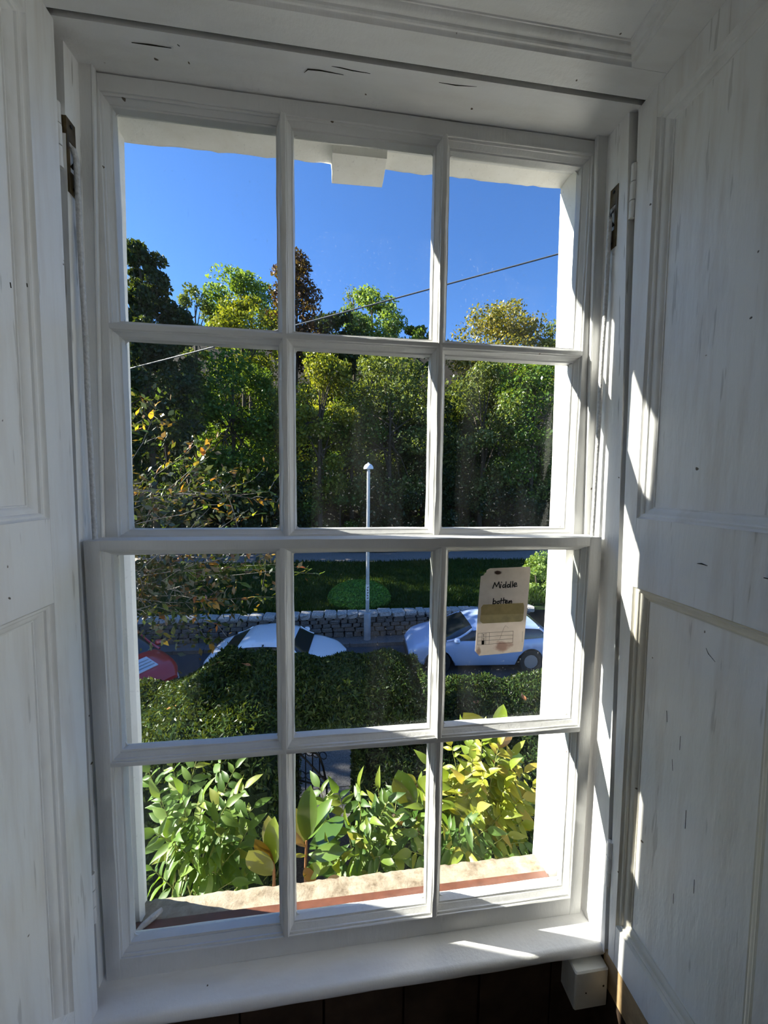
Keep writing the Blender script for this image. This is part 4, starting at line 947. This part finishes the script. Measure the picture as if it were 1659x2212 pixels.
# ================================================================== LEAF MESHES (single leaves)
def leaf_mesh(name, mat, w=.42, fold=.18, curl=.15, wave=.0, tip=1.0, seg=6, blunt=False):
    """unit leaf along +Y, face up +Z, length 1"""
    vs = []; fs = []
    for i in range(seg + 1):
        t = i / seg
        hw = w * .5 * (math.sin(math.pi * min(1, t ** (.68 if not blunt else 1.15))) ** (1.05 if not blunt else .6)) if 0 < t < 1 else .004
        z = -curl * t * t + .02 * math.sin(t * 3); wv = wave * math.sin(t * 9 + 1)
        vs += [(-hw, t, z + fold * hw + wv), (0, t, z), (hw, t, z + fold * hw - wv)]
    for i in range(seg):
        a = i * 3; fs += [(a, a + 1, a + 4, a + 3), (a + 1, a + 2, a + 5, a + 4)]
    mb = MB(); mb.add(vs, fs); me = mb.mesh(name, mat); me.shade_smooth(); return me
def place_leaf(name, me, par, base, direction, normal, length):
    d = Vector(direction).normalized(); n_ = Vector(normal); n_ = (n_ - d * n_.dot(d))
    n_ = n_.normalized() if n_.length > 1e-5 else d.orthogonal().normalized()
    s = d.cross(n_)
    M4 = Matrix((s, d, n_)).transposed().to_4x4() @ Matrix.Scale(length, 4); M4.translation = Vector(base) - par.location
    o = bpy.data.objects.new(name, me); COL.objects.link(o); o.parent = par; o.matrix_local = M4; return o

# ---- dry leaves on the hedges
dry = [leaf_mesh('fallen_leaf', dl, .6, .3, -.3, .03)]
for px, py, y, h, lab in [(545, 1515, 4.2, topL, 'dry brown leaf on the left hedge nearest the first glazing bar'), (362, 1580, 3.6, topL, 'dry brown leaf low on the left hedge nearest the left reveal'), (455, 1500, 4.3, topL, 'dry brown leaf in the middle of the left hedge'),
        (1135, 1510, 4.1, topR, 'dry brown leaf on the right hedge nearest the right reveal'), (1030, 1525, 4.0, topR, 'dry brown leaf on the right hedge nearest the second glazing bar')]:
    x = at(px, py, y).x; o = bpy.data.objects.new('fallen_leaf', dry[0]); COL.objects.link(o); o.location = (x, y, h(x, y) + .035); o.scale = (.13,) * 3
    o.rotation_euler = (random.uniform(-.4, .4), random.uniform(-.4, .4), random.uniform(0, 6)); tag(o, lab, 'leaf', 'dry leaves fallen on the hedges')

# ---- iron gate standing open in the arch
g0, g1 = at(622, 1700, 4.75), at(706, 1700, 4.55)
gx0, gx1, gy0, gy1 = g0.x - .25, g1.x, 4.85, 4.5
gate = tag(empty('garden_gate', (gx0, gy0, GZ + .05)), 'black wrought iron garden gate with scrollwork under the hedge arch', 'gate')
def gp(t, z): return Vector((gx0 + (gx1 - gx0) * t, gy0 + (gy1 - gy0) * t, GZ + z))
top_z = lambda t: at(690, 1628, 4.55).z - GZ - .45 * max(0, (t - .82) / .18) ** 2
for t in [i / 8 for i in range(9)]:
    MB().tube([gp(t, .10), gp(t, top_z(t))], .016 if t in (0, 1) else .010, 6).build('bar', M['iron'], gate)
MB().tube([gp(i / 16, top_z(i / 16)) for i in range(17)], .016, 6).build('top_rail', M['iron'], gate)
MB().tube([gp(.45 + .55 * i / 8, top_z(.45) - .02 - .40 * (i / 8) ** 1.1) for i in range(9)], .014, 6).build('brace', M['iron'], gate)
MB().tube([gp(0, .12), gp(1, .12)], .016, 6).build('bottom_rail', M['iron'], gate)
MB().tube([gp(0, .82), gp(1, .82)], .014, 6).build('middle_rail', M['iron'], gate)
for k in range(8):
    t = (k + .5) / 8
    for z in (.92, 1.30):
        c = gp(t, z); MB().tube([c + (gp(1, 0) - gp(0, 0)).normalized() * .055 * math.cos(q) + Vector((0, 0, .055 * math.sin(q))) for q in [2 * math.pi * i / 12 for i in range(13)]], .007, 5, False).build('scroll', M['iron'], gate)

# ================================================================== TREE WITH AUTUMN LEAVES IN THE FRONT GARDEN
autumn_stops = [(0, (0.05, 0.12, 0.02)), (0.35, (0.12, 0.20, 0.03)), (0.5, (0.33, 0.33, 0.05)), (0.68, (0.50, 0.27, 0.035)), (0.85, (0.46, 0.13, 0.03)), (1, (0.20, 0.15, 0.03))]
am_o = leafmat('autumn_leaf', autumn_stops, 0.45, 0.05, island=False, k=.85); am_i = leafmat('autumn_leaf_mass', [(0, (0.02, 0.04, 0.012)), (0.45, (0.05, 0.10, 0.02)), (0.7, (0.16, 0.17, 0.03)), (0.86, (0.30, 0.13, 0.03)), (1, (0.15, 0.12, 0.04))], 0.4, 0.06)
tb_ = at(120, 1400, 5.4)
at_root = tag(empty('magnolia_tree', (tb_.x, 5.4, GZ)), 'twiggy magnolia with yellow and orange leaves at the left of the view', 'tree')
mb = MB(); crown = Vector((tb_.x, 5.4, -1.9)); mb.tube([(tb_.x, 5.4, GZ - .1), (tb_.x + .1, 5.3, -3.4), crown, crown + Vector((.2, 0, 1.6)), crown + Vector((.1, .2, 3.0))], [.13, .11, .09, .06, .02], 8); mb.build('trunk', bark_pale, at_root, 60)
targets = [(318, 868, 5.6), (345, 850, 5.8), (300, 930, 5.2), (420, 962, 5.5), (478, 935, 5.7), (440, 985, 5.2), (505, 1015, 5.4), (540, 1040, 5.2), (580, 1062, 5.0), (598, 1085, 5.2), (560, 1110, 4.9), (500, 1090, 4.8), (450, 1130, 4.8),
  (400, 1060, 5.0), (360, 1010, 5.4), (330, 1090, 5.0), (380, 1140, 4.9), (300, 1060, 5.6), (600, 1200, 5.1), (640, 1225, 5.3), (690, 1240, 5.2), (560, 1230, 4.8), (520, 1190, 4.9), (470, 1215, 4.9), (400, 1200, 5.3),
  (350, 1240, 5.2), (430, 1290, 5.0), (480, 1300, 4.9), (520, 1260, 5.0), (350, 1330, 5.0), (395, 1330, 4.8), (375, 1385, 4.9), (470, 1350, 5.0), (500, 1310, 4.9), (455, 1390, 4.9), (600, 1290, 5.1), (560, 1160, 5.3), (320, 1170, 5.4), (310, 1290, 5.4)]
lf = [leaf_mesh('leaf', am_o, .46, .25, .15, .02), leaf_mesh('leaf', am_o, .40, .3, -.1, .03), leaf_mesh('leaf', am_o, .5, .15, .3, .02)]
mb = MB(); twig_pts = []; nleaf = 0
for k, (px, py, y) in enumerate(targets):
    e = at(px, py, y); s0 = crown + Vector((random.uniform(0, .2), random.uniform(-.2, .2), random.uniform(-.5, 2.2) if py < 1120 else random.uniform(-.6, .6)))
    mid = s0.lerp(e, .55) + Vector((0, 0, .22 if py > 1120 else .05)) + Vector((random.uniform(-.1, .1), random.uniform(-.2, .2), random.uniform(-.1, .15)))
    pts = []
    for i in range(9):
        t = i / 8; p = s0 * (1 - t) ** 2 + mid * 2 * t * (1 - t) + e * t * t
        pts.append(p + Vector((random.uniform(-.06, .06), random.uniform(-.06, .06), random.uniform(-.07, .07))) * (1 if 0 < i < 8 else 0))
    mb.tube(pts, [.011 - .0085 * i / 8 for i in range(9)], 5)
    for tw in range(4):
        i = random.randint(3, 8); b = pts[i]; dv = Vector((random.uniform(-.2, .8), random.uniform(-.7, .5), random.uniform(-.6, .7))).normalized() * random.uniform(.18, .42)
        q = [b, b + dv * .5 + Vector((0, 0, random.uniform(-.03, .05))), b + dv]; mb.tube(q, [.005, .0035, .002], 4); twig_pts += q[1:]
    twig_pts += pts[4:]
    # end rosette: single leaves
    for j in range(7):
        if nleaf >= 290: break
        p = pts[-1].lerp(pts[-3], j / 7 * .9); dv = (pts[-1] - pts[-3]).normalized() + Vector((random.uniform(-1, 1), random.uniform(-1, .6), random.uniform(-.5, .9)))
        place_leaf('leaf', random.choice(lf), at_root, p, dv, Vector((random.uniform(-.6, .2), random.uniform(-.6, .2), 1)), random.uniform(.10, .18)); nleaf += 1
b_ = mb.build('branches', bark_pale, at_root); b_['kind'] = 'stuff'
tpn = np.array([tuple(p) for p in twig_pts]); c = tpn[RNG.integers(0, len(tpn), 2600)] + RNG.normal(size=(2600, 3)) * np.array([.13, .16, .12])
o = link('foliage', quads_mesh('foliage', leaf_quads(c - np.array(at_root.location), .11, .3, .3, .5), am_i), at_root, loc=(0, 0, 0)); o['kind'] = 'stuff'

# unseen foliage mass added to the crown to shade the hedge arch
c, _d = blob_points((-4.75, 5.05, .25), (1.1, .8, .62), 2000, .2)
o = link('added_shade_foliage', quads_mesh('added_shade_foliage', leaf_quads(c - np.array(at_root.location), .15, .3, .3, .5), am_i), at_root, loc=(0, 0, 0)); o['kind'] = 'stuff'

# ================================================================== CLIMBERS AND MAGNOLIA SHOOTS AT THE SILL
wl_green = leafmat('wisteria_leaf', [(0, (0.09, 0.20, 0.03)), (0.5, (0.17, 0.32, 0.05)), (0.85, (0.27, 0.42, 0.08)), (1, (0.38, 0.42, 0.07))], 0.5, 0.03, island=False, grough=.45, k=.62)
wl_yellow = leafmat('wisteria_yellow_leaf', [(0, (0.22, 0.33, 0.03)), (0.5, (0.40, 0.46, 0.035)), (0.85, (0.55, 0.52, 0.05)), (1, (0.62, 0.48, 0.10))], 0.5, 0.03, island=False, grough=.45, k=.62)
wl_mixed = leafmat('wisteria_mixed_leaf', [(0, (0.07, 0.18, 0.03)), (0.5, (0.16, 0.30, 0.05)), (0.8, (0.30, 0.42, 0.05)), (1, (0.48, 0.46, 0.06))], 0.5, 0.03, island=False, grough=.45, k=.62)
stemmat = simple('green_stem', (0.20, 0.22, 0.06), 0.6, 0.3, 0, 0.2, 30)
def wist(mat): return [leaf_mesh('leaflet', mat, .38, .35, .25, .015, seg=6), leaf_mesh('leaflet', mat, .42, .25, .10, .02, seg=6), leaf_mesh('leaflet', mat, .34, .45, .35, .02, seg=6)]
def climber(label, mat, base, tips, leaf=.062, pairs=5, bare=.25, side=(0, 0, 0)):
    """fans of pinnate leaves; base and tips are (px, py, depth)"""
    b = at(*base); root = tag(empty('climbing_plant', b), label, 'climber', 'climbing plants in front of the stone sill'); ms = wist(mat)
    mb = MB()
    for (px, py, y) in tips:
        e = at(px, py, y); s0 = b + Vector((random.uniform(-.06, .06), random.uniform(-.03, .05), random.uniform(-.02, .08))) + (e - b) * random.uniform(0, .35)
        L = (e - s0).length; mid = s0.lerp(e, .55) + Vector((random.uniform(-.02, .02), random.uniform(-.02, .02), L * .14))
        pts = [s0 * (1 - t) ** 2 + mid * 2 * t * (1 - t) + e * t * t for t in [i / 8 for i in range(9)]]
        mb.tube(pts, [.0022 - .0013 * i / 8 for i in range(9)], 5)
        np_ = max(3, int(pairs * min(1.3, L / .2)))
        face = Vector((random.uniform(-.9, .1), random.uniform(-.7, .1), random.uniform(.4, 1))).normalized()
        for j in range(np_):
            t = bare + (1 - bare) * (j + .4) / np_; f = t * 8; i = min(7, int(f)); p = pts[i].lerp(pts[i + 1], f - i); d = (pts[i + 1] - pts[i]).normalized()
            sd = d.cross(face).normalized(); ln = leaf * random.uniform(.8, 1.25) * (1.0 - .3 * (t > .85))
            for s in (-1, 1):
                if random.random() < .06: continue
                dv = sd * s + d * random.uniform(.35, .8) + Vector((0, 0, random.uniform(-.45, .15)))
                place_leaf('leaflet', random.choice(ms), root, p, dv, face + Vector((random.uniform(-.35, .35), random.uniform(-.35, .35), random.uniform(-.2, .3))), ln)
        place_leaf('leaflet', random.choice(ms), root, pts[-1], pts[-1] - pts[-2] + Vector((0, 0, -.01)), face, leaf * 1.1)
    mb.build('stems', stemmat, root)
    return root
climber('bushy pale green climber filling the lower left pane', wl_green, (420, 2010, .34),
        [(322, 1668, .42), (372, 1655, .46), (425, 1640, .44), (478, 1636, .50), (508, 1660, .46), (528, 1702, .40), (548, 1745, .44), (538, 1788, .36), (345, 1722, .34), (392, 1716, .36), (438, 1726, .33), (488, 1742, .36),
         (336, 1800, .30), (380, 1808, .29), (432, 1812, .29), (480, 1818, .31), (515, 1830, .34), (332, 1880, .27), (392, 1890, .26), (448, 1892, .26), (500, 1905, .29), (535, 1886, .31)], .055, 6)
climber('fresh green climber in the middle of the stone sill', wl_mixed, (775, 1975, .33),
        [(690, 1700, .42), (730, 1712, .38), (778, 1702, .36), (818, 1704, .40), (838, 1730, .34), (860, 1702, .44), (705, 1772, .32), (756, 1778, .30), (800, 1772, .31), (842, 1790, .31), (720, 1842, .27), (772, 1850, .26), (822, 1850, .27), (868, 1842, .30), (690, 1850, .29), (800, 1905, .25), (755, 1900, .25)], .056, 5)
climber('yellow green climber rising high in the lower right pane', wl_yellow, (1030, 1900, .40),
        [(975, 1612, .46), (1008, 1590, .44), (1042, 1592, .48), (1078, 1610, .42), (1108, 1632, .46), (1132, 1668, .42), (968, 1680, .38), (1002, 1690, .36), (1046, 1680, .37), (1090, 1700, .36), (1128, 1722, .38), (1150, 1700, .46), (976, 1742, .34), (1030, 1748, .33), (1082, 1760, .33), (1126, 1778, .34), (1100, 1660, .38), (1020, 1640, .41), (900, 1690, .44), (930, 1650, .46)], .062, 7)
climber('mid green climber behind the right end of the stone sill', wl_mixed, (1010, 1935, .32),
        [(968, 1785, .31), (1010, 1782, .30), (1052, 1792, .30), (1096, 1802, .30), (1132, 1820, .32), (960, 1832, .28), (1000, 1840, .27), (1050, 1845, .27), (1098, 1850, .28), (1140, 1850, .30), (905, 1800, .33), (885, 1762, .36), (915, 1745, .38), (890, 1840, .29)], .055, 5)
mg = {}
for nm, stops in (('green', [(0, (0.09, 0.19, 0.025)), (1, (0.17, 0.29, 0.05))]), ('lime', [(0, (0.26, 0.40, 0.035)), (1, (0.34, 0.46, 0.05))]), ('brown', [(0, (0.30, 0.15, 0.03)), (1, (0.38, 0.20, 0.04))]), ('olive', [(0, (0.20, 0.23, 0.035)), (1, (0.28, 0.27, 0.04))])):
    mm = leafmat('magnolia_' + nm, stops, 0.28, 0.07, island=False, grough=0.2, k=.62)
    mg[nm] = [leaf_mesh('leaf', mm, .40, .22, .10, 0, seg=8, blunt=True), leaf_mesh('leaf', mm, .46, .12, -.08, .008, seg=8, blunt=True)]
mstem = simple('brown_shoot', (0.22, 0.10, 0.04), 0.6, 0.3)
def shoot(label, stem, leaves):
    b = at(*stem[0]); root = tag(empty('magnolia_shoot', b), label, 'plant', 'magnolia shoots outside the window')
    MB().tube([at(*p) for p in stem], [.0055 - .0025 * i / max(1, len(stem) - 1) for i in range(len(stem))], 7).build('stem', mstem, root, 60)
    for (bx, by, tx, ty, y, dy, colr, nrm) in leaves:
        a, e = at(bx, by, y), at(tx, ty, y + dy); place_leaf('leaf', random.choice(mg[colr]), root, a, e - a, nrm, (e - a).length)
    return root
NC = (-.5, -1, .5)
shoot('glossy magnolia shoot with upright leaves in the middle of the sill', [(660, 1960, .27), (660, 1880, .27), (662, 1815, .27)],
      [(662, 1818, 667, 1704, .27, .01, 'green', (-.3, -1, .35)), (666, 1812, 712, 1726, .265, .02, 'green', (-.9, -.6, .3)), (660, 1820, 638, 1740, .28, .04, 'olive', NC), (658, 1830, 632, 1800, .27, -.03, 'brown', NC),
       (668, 1836, 745, 1770, .27, .05, 'green', (-.5, -.4, 1)), (670, 1850, 742, 1836, .26, -.02, 'green', (-.2, -.5, 1)), (664, 1895, 690, 1868, .26, -.03, 'lime', NC), (680, 1912, 660, 1868, .25, .0, 'brown', (-.2, -1, .3)),
       (660, 1850, 635, 1840, .27, -.02, 'olive', NC), (705, 1900, 735, 1895, .245, .0, 'brown', NC), (668, 1825, 735, 1808, .27, .05, 'green', (-.4, -.4, 1))])
shoot('magnolia shoot with two toned leaves behind the left glazing bar', [(592, 1960, .28), (592, 1880, .28), (590, 1860, .28)],
      [(592, 1868, 588, 1772, .28, .0, 'lime', (-.4, -1, .2)), (590, 1866, 550, 1818, .28, .0, 'brown', (-.2, -1, .6)), (588, 1890, 538, 1828, .28, -.02, 'olive', (-.3, -1, .8)), (594, 1862, 620, 1790, .29, .03, 'green', NC), (590, 1862, 584, 1758, .29, .05, 'olive', NC)])
shoot('tall magnolia shoot with a bright top leaf in the right pane', [(1064, 1760, .50), (1066, 1660, .50), (1068, 1600, .50)],
      [(1068, 1600, 1088, 1524, .50, .01, 'lime', (-.4, -1, .4)), (1066, 1606, 1042, 1570, .50, -.03, 'lime', (-.2, -.6, 1)), (1070, 1618, 1108, 1578, .49, .01, 'brown', (-.6, -1, .2)), (1066, 1602, 1000, 1532, .50, .0, 'olive', (.2, -1, -.6)), (1066, 1610, 1072, 1560, .49, -.02, 'green', NC), (1070, 1640, 1130, 1640, .48, .02, 'green', (0, -.5, 1))])
shoot('magnolia shoot with long leaves left of the right glazing bar', [(905, 1830, .42), (898, 1760, .42), (892, 1740, .42)],
      [(894, 1742, 862, 1655, .42, .0, 'green', (-.4, -1, .3)), (896, 1740, 926, 1672, .42, .02, 'lime', NC), (892, 1745, 850, 1690, .42, -.02, 'olive', NC), (898, 1750, 945, 1705, .41, .0, 'green', (-.5, -.6, 1)), (900, 1735, 890, 1680, .43, .02, 'brown', NC), (896, 1770, 842, 1768, .41, -.02, 'brown', (0, -.5, 1))])
